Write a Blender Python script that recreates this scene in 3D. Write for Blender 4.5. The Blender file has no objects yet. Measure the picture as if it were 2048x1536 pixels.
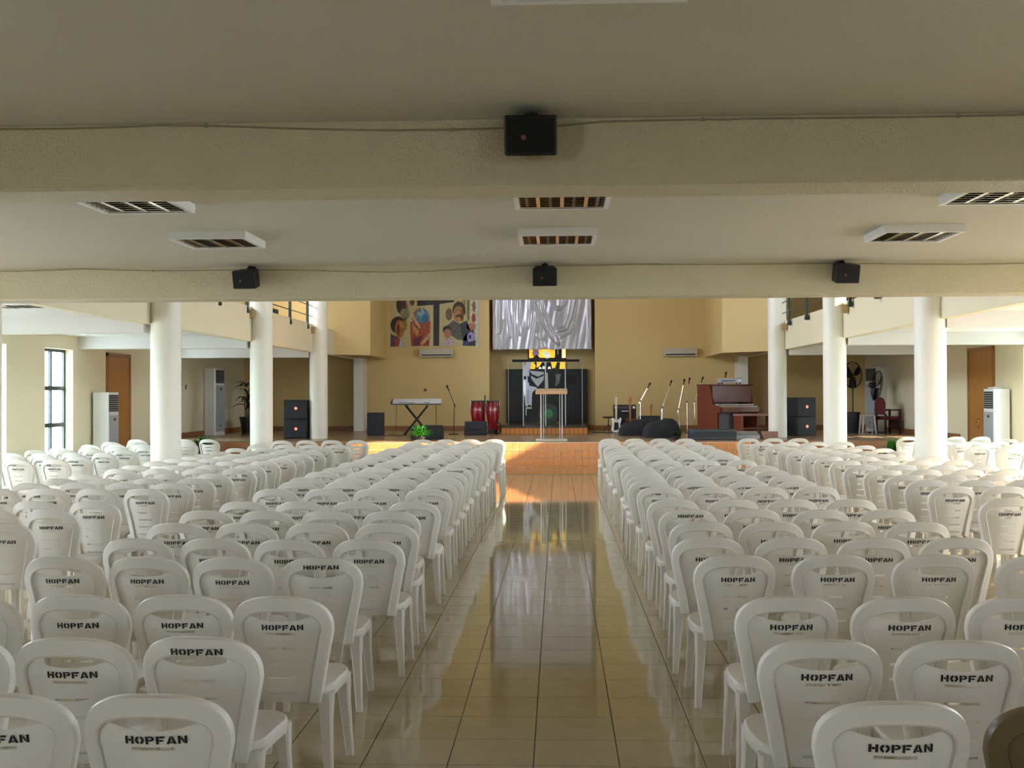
import bpy, bmesh, math, random
from mathutils import Matrix, Vector
R = math.radians
random.seed(7)
scene = bpy.context.scene
COL = scene.collection

# ------------------------------------------------------------------ camera
cam_d = bpy.data.cameras.new('camera')
cam_d.sensor_width = 36.0
cam_d.lens = 36.0 * 2280 / 2048
cam_d.clip_start = 0.05
cam_d.clip_end = 500
cam = bpy.data.objects.new('camera', cam_d)
COL.objects.link(cam)
cam.matrix_world = (Matrix.Translation((0, 0, 1.72)) @ Matrix.Rotation(R(2.31), 4, 'Z')
                    @ Matrix.Rotation(R(90.537), 4, 'X') @ Matrix.Rotation(R(-0.22), 4, 'Z'))
scene.camera = cam
# ------------------------------------------------------------------ sky (bright overcast) and exposure
world = bpy.data.worlds.new('sky')
scene.world = world
world.use_nodes = True
bgn = world.node_tree.nodes['Background']
bgn.inputs[0].default_value = (0.85, 0.96, 1.16, 1)
bgn.inputs[1].default_value = 12.5
vs = scene.view_settings
vs.view_transform = 'Standard'
vs.look = 'None'
vs.gamma = 1.0
vs.use_curve_mapping = False
vs.exposure = 1.06
scene.cycles.caustics_reflective = False
scene.cycles.caustics_refractive = False
scene.cycles.transparent_max_bounces = 16
sun_d = bpy.data.lights.new('sun', 'SUN')
sun_d.energy = 15.0
sun_d.angle = R(1.0)
sun_d.color = (1.0, .84, .58)
sun = bpy.data.objects.new('sun', sun_d)
COL.objects.link(sun)
sun.rotation_euler = Vector((-math.cos(R(14)) * math.cos(R(24.9)), math.sin(R(14)) * math.cos(R(24.9)), -math.sin(R(24.9)))).to_track_quat('-Z', 'Y').to_euler()   # low, hazy, from the organ side


def sky_portal(name, loc, rot, w, h):
    """guides the sampling of the sky through a real window opening (gives no light of its own)"""
    d = bpy.data.lights.new(name, 'AREA')
    d.shape = 'RECTANGLE'
    d.size, d.size_y = w, h
    d.cycles.is_portal = True
    o = bpy.data.objects.new(name, d)
    COL.objects.link(o)
    o.location = loc
    o.rotation_euler = rot
    return o


# ------------------------------------------------------------------ materials
def lin(c):
    return tuple((v / 255 / 12.92) if v / 255 <= .04045 else ((v / 255 + .055) / 1.055) ** 2.4 for v in c) + (1,)


MATS = {}


def mat(name, col, rough=.6, metal=0., spec=.5, noise=0., nscale=8., bump=0., bscale=60., coat=0., emit=0., trans=0.):
    if name in MATS:
        return MATS[name]
    m = bpy.data.materials.new(name)
    m.use_nodes = True
    nt = m.node_tree
    b = nt.nodes['Principled BSDF']
    c = lin(col)
    b.inputs['Base Color'].default_value = c
    b.inputs['Roughness'].default_value = rough
    b.inputs['Metallic'].default_value = metal
    b.inputs['Specular IOR Level'].default_value = spec
    if coat:
        b.inputs['Coat Weight'].default_value = coat
        b.inputs['Coat Roughness'].default_value = .08
    if emit:
        b.inputs['Emission Color'].default_value = c
        b.inputs['Emission Strength'].default_value = emit
    tc = None
    if noise or bump:
        tc = nt.nodes.new('ShaderNodeTexCoord')
    if noise:
        n = nt.nodes.new('ShaderNodeTexNoise')
        n.inputs['Scale'].default_value = nscale
        n.inputs['Detail'].default_value = 3
        nt.links.new(tc.outputs['Object'], n.inputs['Vector'])
        mx = nt.nodes.new('ShaderNodeMix')
        mx.data_type = 'RGBA'
        mx.inputs[6].default_value = tuple(v * (1 - noise) for v in c[:3]) + (1,)
        mx.inputs[7].default_value = tuple(min(1, v * (1 + noise)) for v in c[:3]) + (1,)
        nt.links.new(n.outputs['Fac'], mx.inputs[0])
        nt.links.new(mx.outputs[2], b.inputs['Base Color'])
    if bump:
        n2 = nt.nodes.new('ShaderNodeTexNoise')
        n2.inputs['Scale'].default_value = bscale
        n2.inputs['Detail'].default_value = 2
        nt.links.new(tc.outputs['Object'], n2.inputs['Vector'])
        bp = nt.nodes.new('ShaderNodeBump')
        bp.inputs['Strength'].default_value = bump
        bp.inputs['Distance'].default_value = .01
        nt.links.new(n2.outputs['Fac'], bp.inputs['Height'])
        nt.links.new(bp.outputs['Normal'], b.inputs['Normal'])
    MATS[name] = m
    return m


def wood(name, c1, c2, rough=.4, scale=(30, 30, 2)):
    if name in MATS:
        return MATS[name]
    m = bpy.data.materials.new(name)
    m.use_nodes = True
    nt = m.node_tree
    b = nt.nodes['Principled BSDF']
    b.inputs['Roughness'].default_value = rough
    tc = nt.nodes.new('ShaderNodeTexCoord')
    mp = nt.nodes.new('ShaderNodeMapping')
    mp.inputs['Scale'].default_value = scale
    n = nt.nodes.new('ShaderNodeTexNoise')
    n.inputs['Scale'].default_value = 1.0
    n.inputs['Detail'].default_value = 4
    mx = nt.nodes.new('ShaderNodeMix')
    mx.data_type = 'RGBA'
    mx.inputs[6].default_value = lin(c1)
    mx.inputs[7].default_value = lin(c2)
    nt.links.new(tc.outputs['Object'], mp.inputs['Vector'])
    nt.links.new(mp.outputs['Vector'], n.inputs['Vector'])
    nt.links.new(n.outputs['Fac'], mx.inputs[0])
    nt.links.new(mx.outputs[2], b.inputs['Base Color'])
    MATS[name] = m
    return m


def clear(name, tint=(255, 255, 255), gloss=.12):
    """thin clear sheet: light passes straight through, part of it mirrors"""
    if name in MATS:
        return MATS[name]
    m = bpy.data.materials.new(name)
    m.use_nodes = True
    nt = m.node_tree
    nt.nodes.remove(nt.nodes['Principled BSDF'])
    out = nt.nodes['Material Output']
    t = nt.nodes.new('ShaderNodeBsdfTransparent')
    t.inputs[0].default_value = lin(tint)
    g = nt.nodes.new('ShaderNodeBsdfGlossy')
    g.inputs['Roughness'].default_value = .03
    fr = nt.nodes.new('ShaderNodeLayerWeight')
    fr.inputs[0].default_value = .25
    ad = nt.nodes.new('ShaderNodeMath')
    ad.operation = 'MULTIPLY_ADD'
    ad.inputs[1].default_value = gloss
    ad.inputs[2].default_value = gloss * .25
    mx = nt.nodes.new('ShaderNodeMixShader')
    nt.links.new(fr.outputs['Facing'], ad.inputs[0])
    nt.links.new(ad.outputs[0], mx.inputs[0])
    nt.links.new(t.outputs[0], mx.inputs[1])
    nt.links.new(g.outputs[0], mx.inputs[2])
    nt.links.new(mx.outputs[0], out.inputs[0])
    MATS[name] = m
    return m


M_CEIL = mat('ceiling_paint', (205, 198, 182), .75, bump=.35, bscale=70, noise=.03, nscale=1.5)
M_BEAM = mat('beam_paint', (208, 197, 162), .5, bump=1.0, bscale=75, noise=.03, nscale=1.5)
M_CREAM = mat('cream_paint', (228, 216, 182), .6, bump=.1, bscale=40, noise=.02, nscale=1.2)
M_YELLOW = mat('yellow_paint', (214, 184, 122), .6, bump=.1, bscale=40, noise=.03, nscale=1.0)
M_COLUMN = mat('column_paint', (232, 227, 210), .45, bump=.08, bscale=40)
M_SOFFIT = mat('soffit_paint', (222, 218, 212), .7, bump=.1, bscale=50)
M_ALCOVE = mat('alcove_paint', (196, 172, 118), .65, noise=.03, nscale=1.2)
M_GROUT = mat('floor_grout', (70, 62, 48), .8)
M_STAGE = mat('stage_floor', (150, 122, 92), .25, noise=.12, nscale=5)
M_TERRA = mat('terracotta_skirting', (150, 98, 58), .4, noise=.1, nscale=6)
M_GREEN = mat('dark_green_metal', (22, 44, 36), .35)
M_GLASS = clear('window_glass', (245, 252, 250))
M_DOOR = wood('door_wood', (150, 98, 44), (190, 134, 70), .35, (25, 25, 1.2))
M_DFRAME = wood('door_frame_wood', (138, 90, 40), (168, 116, 58), .35, (25, 25, 1.5))
M_BRASS = mat('brass', (200, 165, 80), .25, metal=1)
M_WHITE = mat('white_enamel', (232, 232, 228), .3)
M_ACW = mat('air_conditioner_white', (226, 226, 222), .35)
M_ACG = mat('air_conditioner_grey', (168, 172, 172), .4)
M_DARK = mat('dark_grille', (40, 42, 44), .5)
M_BLACK = mat('black_cabinet', (22, 22, 24), .6)
M_BLACKM = mat('black_metal', (20, 20, 22), .35)
M_CHROME = mat('chrome', (215, 215, 215), .12, metal=1)
M_MIRROR = mat('louvre_aluminium', (215, 205, 185), .1, metal=1)
M_EXT = mat('exterior_ground', (180, 182, 182), .9, noise=.06)
M_RED = mat('red_indicator', (235, 110, 80), .4, emit=1.2)
M_LEAF = mat('leaf_green', (62, 132, 44), .45, noise=.35, nscale=14)
M_LEAFD = mat('leaf_dark', (46, 58, 30), .45, noise=.3, nscale=10)


def tilemat(name, c, rough, vary):
    m = mat(name, c, rough, noise=vary, nscale=3.0)
    return m


def floor_tile_mat():
    m = bpy.data.materials.new('floor_tile')
    m.use_nodes = True
    nt = m.node_tree
    b = nt.nodes['Principled BSDF']
    b.inputs['Roughness'].default_value = .055
    b.inputs['Specular IOR Level'].default_value = .55
    oi = nt.nodes.new('ShaderNodeObjectInfo')
    tc = nt.nodes.new('ShaderNodeTexCoord')
    n = nt.nodes.new('ShaderNodeTexNoise')
    n.inputs['Scale'].default_value = 6
    n.inputs['Detail'].default_value = 4
    nt.links.new(tc.outputs['Object'], n.inputs['Vector'])
    mx = nt.nodes.new('ShaderNodeMix')
    mx.data_type = 'RGBA'
    mx.inputs[6].default_value = lin((164, 150, 114))
    mx.inputs[7].default_value = lin((184, 170, 134))
    nt.links.new(n.outputs['Fac'], mx.inputs[0])
    mx2 = nt.nodes.new('ShaderNodeMix')
    mx2.data_type = 'RGBA'
    mx2.blend_type = 'MULTIPLY'
    mr = nt.nodes.new('ShaderNodeMapRange')
    mr.inputs[3].default_value = .985
    mr.inputs[4].default_value = 1.015
    nt.links.new(oi.outputs['Random'], mr.inputs[0])
    nt.links.new(mr.outputs[0], mx2.inputs[7])
    mx2.inputs[0].default_value = 1
    nt.links.new(mx.outputs[2], mx2.inputs[6])
    nt.links.new(mx2.outputs[2], b.inputs['Base Color'])
    return m


M_TILE = floor_tile_mat()


# ------------------------------------------------------------------ mesh helpers
def box(bm, x0, x1, y0, y1, z0, z1, bev=0, mtx=None, mi=0):
    m = Matrix.Translation(((x0 + x1) / 2, (y0 + y1) / 2, (z0 + z1) / 2)) @ Matrix.Diagonal((abs(x1 - x0), abs(y1 - y0), abs(z1 - z0), 1))
    if mtx is not None:
        m = mtx @ m
    r = bmesh.ops.create_cube(bm, size=1, matrix=m)
    vset = r['verts']
    fs = set(f for v in vset for f in v.link_faces)
    for f in fs:
        f.material_index = mi
    if bev:
        es = list(set(e for v in vset for e in v.link_edges))
        rr = bmesh.ops.bevel(bm, geom=es, offset=bev, segments=1, profile=.5, affect='EDGES')
        for f in rr['faces']:
            f.material_index = mi
    return bm


def ring_tube(bm, rings, cap=True, closed=False, mi=0):
    vr = [[bm.verts.new(p) for p in ring] for ring in rings]
    n = len(vr[0])
    m = len(vr)
    for i in range(m if closed else m - 1):
        a, b = vr[i], vr[(i + 1) % m]
        for k in range(n):
            try:
                f = bm.faces.new((a[k], a[(k + 1) % n], b[(k + 1) % n], b[k]))
                f.material_index = mi
            except ValueError:
                pass
    if cap and not closed:
        for ring in (list(reversed(vr[0])), vr[-1]):
            try:
                bm.faces.new(ring).material_index = mi
            except ValueError:
                pass
    return vr


def tube(bm, pts, r, n=8, cap=True, closed=False, flat=1.0, mi=0):
    pts = [Vector(p) for p in pts]
    k = len(pts)
    rs = r if isinstance(r, (list, tuple)) else [r] * k
    rings = []
    up = None
    for i, p in enumerate(pts):
        if closed:
            t = pts[(i + 1) % k] - pts[i - 1]
        else:
            t = pts[min(i + 1, k - 1)] - pts[max(i - 1, 0)]
        t.normalize()
        if up is None:
            a = Vector((0, 0, 1)) if abs(t.z) < .9 else Vector((1, 0, 0))
            up = (a - t * a.dot(t)).normalized()
        else:
            up = (up - t * up.dot(t)).normalized()
        s = t.cross(up)
        rings.append([p + (up * math.cos(2 * math.pi * j / n) * flat + s * math.sin(2 * math.pi * j / n)) * rs[i] for j in range(n)])
    return ring_tube(bm, rings, cap, closed, mi)


def lathe(bm, prof, n=20, mtx=None, cap=True, mi=0):
    mtx = mtx or Matrix()
    rings = [[mtx @ Vector((r * math.cos(2 * math.pi * j / n), r * math.sin(2 * math.pi * j / n), z)) for j in range(n)] for r, z in prof]
    return ring_tube(bm, rings, cap, False, mi)


def prism(bm, poly, y0, y1, mtx=None, mi=0):
    """polygon in x,z pushed from y0 to y1"""
    mtx = mtx or Matrix()
    a = [bm.verts.new(mtx @ Vector((x, y0, z))) for x, z in poly]
    b = [bm.verts.new(mtx @ Vector((x, y1, z))) for x, z in poly]
    n = len(poly)
    for f in [a, list(reversed(b))] + [[a[i], b[i], b[(i + 1) % n], a[(i + 1) % n]] for i in range(n)]:
        bm.faces.new(f).material_index = mi


def zprism(bm, poly, z0, z1, mtx=None, mi=0):
    mtx = mtx or Matrix()
    a = [bm.verts.new(mtx @ Vector((x, y, z0))) for x, y in poly]
    b = [bm.verts.new(mtx @ Vector((x, y, z1))) for x, y in poly]
    n = len(poly)
    for f in [list(reversed(a)), b] + [[a[i], a[(i + 1) % n], b[(i + 1) % n], b[i]] for i in range(n)]:
        bm.faces.new(f).material_index = mi


def new():
    return bmesh.new()


def mesh_of(name, bm, m, smooth=True, norm=True):
    if norm:
        bmesh.ops.recalc_face_normals(bm, faces=bm.faces[:])
    me = bpy.data.meshes.new(name)
    bm.to_mesh(me)
    bm.free()
    for x in (m if isinstance(m, (list, tuple)) else [m]):
        me.materials.append(x)
    if smooth:
        me.polygons.foreach_set('use_smooth', [True] * len(me.polygons))
        me.set_sharp_from_angle(angle=R(38))
    return me


def link(name, me, parent=None, loc=None, rz=None):
    o = bpy.data.objects.new(name, me)
    COL.objects.link(o)
    if parent is not None:
        o.parent = parent
    if loc is not None:
        o.location = loc
    if rz is not None:
        o.rotation_euler = (0, 0, rz)
    return o


def obj(name, bm, m, parent=None, loc=None, rz=None, smooth=True):
    return link(name, mesh_of(name, bm, m, smooth), parent, loc, rz)


def tag(o, label, cat, group=None, kind=None):
    o['label'] = label
    o['category'] = cat
    if group:
        o['group'] = group
    if kind:
        o['kind'] = kind
    return o


def thing(name, label, cat, loc=(0, 0, 0), rz=0., group=None, kind=None):
    o = bpy.data.objects.new(name, None)
    o.empty_display_size = .1
    COL.objects.link(o)
    o.location = loc
    o.rotation_euler = (0, 0, rz)
    return tag(o, label, cat, group, kind)


def dup(root, loc=None, rz=None, label=None):
    r = root.copy()
    COL.objects.link(r)
    if loc is not None:
        r.location = loc
    if rz is not None:
        r.rotation_euler = (root.rotation_euler.x, 0, rz)
    if label:
        r['label'] = label
    for ch in root.children:
        c = ch.copy()
        COL.objects.link(c)
        c.parent = r
        for g in ch.children:
            d = g.copy()
            COL.objects.link(d)
            d.parent = c
    return r


# ================================================================== THE HALL
XL, XR = -9.5, 9.1          # inner faces of the side walls
YB, YE = -3.0, 34.2         # wall behind the camera, wall behind the stage
CEIL, SOFF, ROOF = 2.98, 2.90, 8.2
ST = 0.66                   # stage height
WALL = .25


def wall_x(name, xin, xout, y0, y1, z0, z1, holes, m, label):
    bm = new()
    ys = sorted(set([y0, y1] + [h[0] for h in holes] + [h[1] for h in holes]))
    for a, b in zip(ys[:-1], ys[1:]):
        mid = (a + b) / 2
        cuts = sorted([(h[2], h[3]) for h in holes if h[0] <= mid <= h[1]])
        z = z0
        for c0, c1 in cuts:
            if c0 > z:
                box(bm, xin, xout, a, b, z, c0)
            z = c1
        if z < z1:
            box(bm, xin, xout, a, b, z, z1)
    o = obj(name, bm, m, smooth=False)
    return tag(o, label, 'wall', kind='structure')


WIN_Z = (.35, 2.63)
left_wins = [20.76 - 2.7 * k for k in range(7)]
right_wins = [21.45 - 2.7 * k for k in range(7)]
W_LEN = 1.22
holesL = [(y, y + W_LEN, *WIN_Z) for y in left_wins] + [(26.35, 27.57, 1.0, 2.63)]
holesR = [(y, y + W_LEN, *WIN_Z) for y in right_wins] + [(27.1, 28.32, .9, 2.0)]
UP_Z = (5.2, 7.2)
up_wins = [(y, y + 3.0) for y in (13.4, 18.4, 23.4, 28.4)]
for a, b in up_wins:
    holesL.append((a, b, *UP_Z))
UP_R = (19.4, 23.1)
holesR.append((*UP_R, *UP_Z))
wall_x('wall_left', XL, XL - WALL, YB - .25, YE + 1.2, -.1, ROOF, holesL, M_CREAM, 'cream side wall with tall windows on the conga side')
wall_x('wall_right', XR, XR + WALL, YB - .25, YE + 1.2, -.1, ROOF, holesR, M_CREAM, 'cream side wall with tall windows on the organ side')
bm = new()
RW_ = [(-5.1, -3.5), (3.3, 4.9)]  # unseen window openings, added to light the near beam and chair backs
xs_ = [XL - WALL] + [v for p in RW_ for v in p] + [XR + WALL]
for k in range(len(xs_) - 1):
    if k % 2 == 0:
        box(bm, xs_[k], xs_[k + 1], YB - .25, YB, -.1, ROOF)
    else:
        box(bm, xs_[k], xs_[k + 1], YB - .25, YB, -.1, 1.6)
        box(bm, xs_[k], xs_[k + 1], YB - .25, YB, 2.6, ROOF)
tag(obj('wall_rear', bm, M_CREAM, smooth=False), 'cream wall closing the hall at its entrance end', 'wall', kind='structure')
# wall behind the stage with its niche
NX0, NX1 = -2.06, 1.11
bm = new()
box(bm, XL, NX0, YE, YE + .9, -.1, ROOF)
box(bm, NX1, XR, YE, YE + .9, -.1, ROOF)
tag(obj('wall_back', bm, M_YELLOW, smooth=False), 'yellow painted wall behind the stage', 'wall', kind='structure')
bm = new()
box(bm, NX0 - .3, NX1 + .3, YE + .75, YE + .9, -.1, ROOF)
tag(obj('wall_niche', bm, M_ALCOVE, smooth=False), 'darker tan back wall of the niche behind the curtain', 'wall', kind='structure')

# ceilings and roof
bm = new()
box(bm, XL, XR, YB, 11.35, CEIL, CEIL + .25)
tag(obj('ceiling', bm, M_CEIL, smooth=False), 'textured off-white ceiling under the rear gallery', 'ceiling', kind='structure')
bm = new()
box(bm, XL - WALL, XR + WALL, YB - .25, YE + 1.2, ROOF, ROOF + .2)
tag(obj('ceiling_hall', bm, M_SOFFIT, smooth=False), 'high white ceiling over the main hall', 'ceiling', kind='structure')
bm = new()
box(bm, XL, XR, 5.2, 5.53, 2.675, CEIL + .02, .012)
tag(obj('beam', bm, M_BEAM), 'near ceiling beam of rough cream plaster carrying one loudspeaker', 'beam', kind='structure')
bm = new()
box(bm, XL, XR, 11.0, 11.35, 2.665, 3.75, .012)
tag(obj('beam', bm, M_BEAM), 'far ceiling beam at the gallery edge carrying three loudspeakers', 'beam', kind='structure')

# side galleries
for sgn, xin, xw, side in ((-1, -6.03, XL, 'conga'), (1, 5.5, XR, 'organ')):
    bm = new()
    box(bm, min(xin + sgn * .06, xw), max(xin + sgn * .06, xw), 11.35, YE, SOFF, SOFF + .2)
    tag(obj('ceiling_gallery', bm, M_SOFFIT, smooth=False), f'white underside of the side gallery on the {side} side', 'ceiling', kind='structure')
    bm = new()
    box(bm, xin, xin + sgn * .16, 11.35, YE, 2.79, 3.48, .008)
    tag(obj('gallery_parapet', bm, M_CREAM), f'cream parapet of the side gallery on the {side} side', 'parapet', kind='structure')
    for yb, which in ((16.8, 'first'), (22.4, 'second'), (28.0, 'third')):
        bm = new()
        box(bm, min(xin + sgn * .1, xw), max(xin + sgn * .1, xw), yb - .16, yb + .16, 2.66, SOFF + .02)
        tag(obj('beam', bm, M_SOFFIT, smooth=False), f'{which} cross beam under the side gallery, {side} side', 'beam', kind='structure')
# upper wall blocks flanking the stage
bm = new()
zprism(bm, [(-6.3, 30.3), (-5.16, 31.2), (-5.16, YE + .02), (-6.3, YE + .02)], 2.82, ROOF)
tag(obj('wall_block', bm, M_YELLOW, smooth=False), 'yellow upper wall block beside the poster', 'wall', kind='structure')
bm = new()
zprism(bm, [(5.7, 29.5), (4.4, 30.7), (4.4, YE + .02), (5.7, YE + .02)], 2.82, ROOF)
tag(obj('wall_block', bm, M_YELLOW, smooth=False), 'yellow upper wall block above the organ', 'wall', kind='structure')

# columns
for x, y, z0, lab in ((-5.85, 16.8, 0, 'nearest round white column on the conga side'), (-5.88, 22.4, 0, 'middle round white column on the conga side'),
                      (-5.92, 28.0, ST, 'round white column standing on the stage beside stacked speakers, conga side'),
                      (5.41, 16.8, 0, 'nearest round white column on the organ side'), (5.38, 22.4, 0, 'middle round white column on the organ side'),
                      (5.34, 28.0, ST, 'round white column standing on the stage beside the organ bench')):
    bm = new()
    lathe(bm, [(.222, z0), (.222, ROOF)], 36)
    tag(obj('column', bm, M_COLUMN, loc=(x, y, 0)), lab, 'column', kind='structure')
for x, lab in ((-5.875, 'round column at the far beam, cut by the picture edge'), (5.41, 'round column under the far beam on the organ side')):
    bm = new()
    lathe(bm, [(.235, 0), (.235, 2.7)], 32)
    tag(obj('column', bm, M_COLUMN, loc=(x, 11.3, 0)), lab, 'column', kind='structure')
for x, lab in ((-5.9, 'square pilaster on the back wall, conga side'), (5.4, 'square pilaster on the back wall behind the organ')):
    bm = new()
    box(bm, x - .14, x + .14, 33.5, YE + .02, ST, 2.84)
    tag(obj('pilaster', bm, M_COLUMN, smooth=False), lab, 'pilaster', kind='structure')
# small corbels at the column heads
for x, y, lab in ((-6.02, 22.15, 'small tan bracket under the railing, middle conga column'), (-6.02, 27.7, 'small tan bracket under the railing, stage column, conga side'),
                  (5.42, 21.8, 'small tan bracket under the railing, middle organ column'), (5.42, 27.55, 'small tan bracket under the railing, stage column, organ side')):
    bm = new()
    prism(bm, [(-.05, 3.24), (.05, 3.24), (.07, 3.4), (-.07, 3.4)], y - .06, y + .1)
    o = obj('trim_1', bm, mat('corbel_tan', (176, 150, 104), .6), smooth=False)
    o.location.x = x
    tag(o, lab, 'bracket', kind='structure')

# ------------------------------------------------------------------ floor
bm = new()
box(bm, XL - .2, XR + .2, YB - .2, 26.2, -.1, -.004)
floor = tag(obj('floor', bm, M_GROUT, smooth=False), 'glossy beige tiled floor of the hall', 'floor', kind='structure')
T, TX0, TY0 = .4, -.122, 5.3
bm = new()
bx = .4 - .0045
box(bm, -bx / 2, bx / 2, -bx / 2, bx / 2, -.012, 0, .0012)
tile_me = mesh_of('tile', bm, M_TILE, smooth=False)
singles = set()
for i in range(-3, 3):
    for j in range(-1, 48):
        singles.add((i, j))
cnt = 0
for (i, j) in sorted(singles, key=lambda a: (a[1], a[0])):
    if cnt >= 298:
        break
    o = link('tile', tile_me, floor, (TX0 + (i + .5) * T, TY0 + (j + .5) * T, 0))
    o.rotation_euler = (random.uniform(-.00015, .00015), random.uniform(-.00015, .00015), 0)
    cnt += 1
vv, ff = [], []
h = bx / 2
for i in range(-25, 24):
    for j in range(-21, 52):
        if (i, j) in singles:
            continue
        x, y = TX0 + (i + .5) * T, TY0 + (j + .5) * T
        if x - h < XL or x + h > XR + .2 or y - h < YB:
            continue
        b = len(vv)
        t = random.uniform(-.0002, .0002)
        vv += [(x - h, y - h, t), (x + h, y - h, t), (x + h, y + h, t), (x - h, y + h, t), (x - h, y - h, -.01), (x + h, y - h, -.01), (x + h, y + h, -.01), (x - h, y + h, -.01)]
        ff += [(b, b + 1, b + 2, b + 3), (b, b + 4, b + 5, b + 1), (b + 1, b + 5, b + 6, b + 2), (b + 2, b + 6, b + 7, b + 3), (b + 3, b + 7, b + 4, b)]
me = bpy.data.meshes.new('tile_field')
me.from_pydata(vv, [], ff)
me.materials.append(M_TILE)
o = link('tile_field', me, floor)
o['kind'] = 'stuff'

# ------------------------------------------------------------------ stage, steps and their tiles
SX0, SX1 = -4.75, 4.25
bm = new()
box(bm, XL, XR, 26.2, YE + .9, -.05, ST)
box(bm, SX0, SX1, 25.38, 26.2, -.05, ST)
stage = tag(obj('stage', bm, M_STAGE, smooth=False), 'raised stage with a polished brown floor', 'stage', kind='structure')
bm = new()
for k in range(3):
    box(bm, SX0, SX1, 24.46 + .3 * k, 25.4, -.05, (k + 1) * ST / 4 - .001)
box(bm, SX0, SX1, 25.372, 25.381, .4, ST - .001)
M_STGROUT = mat('pale_grout', (244, 226, 200), .7)
steps = tag(obj('steps', bm, M_STGROUT, smooth=False), 'salmon tiled steps leading up to the stage', 'steps', kind='structure')
M_STILE = tilemat('salmon_tile', (216, 152, 98), .25, .08)
rh = ST / 4
tw = .155
bm = new()
box(bm, -tw / 2 + .006, tw / 2 - .006, -.008, .004, .008, rh - .008, .003)
st_me = mesh_of('tile', bm, M_STILE)
ncol = int((SX1 - SX0) / tw)
for k in range(4):
    for c in range(ncol):
        link('tile', st_me, steps, (SX0 + (c + .5) * tw, 24.46 + .3 * k - .002 if k < 3 else 25.370, k * rh))
bm = new()
for k in range(3):
    for c in range(ncol):
        xx = SX0 + (c + .5) * tw
        box(bm, xx - tw / 2 + .004, xx + tw / 2 - .004, 24.45 + .3 * k, 24.75 + .3 * k, (k + 1) * rh - .004, (k + 1) * rh + .003)
o = obj('tread_tiles', bm, M_STILE, steps, smooth=False)
o['kind'] = 'stuff'
# plain salmon riser of the stage wings
M_WRISER = mat('wing_riser', (176, 122, 80), .4, noise=.08, nscale=4)
for a, b, lab in ((XL, SX0, 'plain brown riser of the stage, conga side wing'), (SX1, XR, 'plain brown riser of the stage, organ side wing')):
    bm = new()
    box(bm, a, b, 26.18, 26.2, 0, ST - .03)
    tag(obj('trim_2', bm, M_WRISER, smooth=False), lab, 'riser', kind='structure')
for nm, a, b, c, d, lab in (('baseboard_left', XL, XL + .02, 26.2, YE, 'terracotta skirting along the conga side stage wall'), ('baseboard_right', XR - .02, XR, 26.2, YE, 'terracotta skirting along the organ side stage wall'),
                            ('baseboard_back', XL, NX0, YE - .02, YE, 'terracotta skirting on the back wall behind the keyboard'), ('baseboard_back', NX1, XR, YE - .02, YE, 'terracotta skirting on the back wall behind the organ'),
                            ('baseboard_niche', NX0, NX1, YE + .73, YE + .75, 'terracotta skirting inside the niche')):
    bm = new()
    box(bm, a, b, c, d, ST, ST + .13, .004)
    tag(obj(nm, bm, M_TERRA), lab, 'skirting', kind='structure')

# ground outside
bm = new()
box(bm, -120, XL - .51, -100, 140, -.6, -.5)
tag(obj('ground', bm, M_EXT, smooth=False), 'pale ground outside the conga side windows', 'ground', kind='structure')
bm = new()
box(bm, XR + .91, 120, -100, 140, -.6, -.5)
tag(obj('ground', bm, M_EXT, smooth=False), 'pale ground outside the organ side windows', 'ground', kind='structure')

# ------------------------------------------------------------------ windows and doors
ORD = ['first', 'second', 'third', 'fourth', 'fifth', 'sixth', 'seventh', 'eighth', 'ninth', 'tenth', 'eleventh', 'twelfth', 'thirteenth', 'fourteenth',
       'fifteenth', 'sixteenth', 'seventeenth', 'eighteenth', 'nineteenth', 'twentieth', 'twenty-first', 'twenty-second', 'twenty-third']
wn = [0]


def window(xc, y0, z0, z1, label, sgn, w=W_LEN, panes=True):
    wn[0] += 1
    r = thing(f'window_{wn[0]}', label, 'window', (xc, y0, 0), kind='structure')
    d = .05
    b = .055
    bm = new()
    for a, c, e, f in ((0, w, z0, z0 + b), (0, w, z1 - b, z1), (0, b, z0, z1), (w - b, w, z0, z1)):
        box(bm, -d / 2, d / 2, a, c, e, f)
    obj('window_frame', bm, M_GREEN, r, smooth=False)
    if not panes:
        return r
    h3 = [z0 + (z1 - z0) * t for t in (0, .36, .67, 1)]
    bm = new()
    box(bm, -d / 2, d / 2, w / 2 - .03, w / 2 + .03, z0 + b, z1 - b)
    obj('mullion', bm, M_GREEN, r, smooth=False)
    for t in (1, 2):
        bm = new()
        box(bm, -d / 2 - .004, d / 2 + .004, b, w - b, h3[t] - .04, h3[t] + .04)
        obj('transom', bm, M_GREEN, r, smooth=False)
    for t in range(3):
        for s in range(2):
            bm = new()
            box(bm, -.003, .003, b + (w / 2 - .02) * s + .01, w / 2 - .03 + (w / 2 - .06) * s, h3[t] + .04, h3[t + 1] - .04)
            obj('pane', bm, M_GLASS, r, smooth=False)
    bm = new()
    box(bm, sgn * .0, -sgn * .3, -.03, w + .03, z0 - .04, z0, .005)
    obj('window_sill', bm, M_COLUMN, r)
    return r


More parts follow.
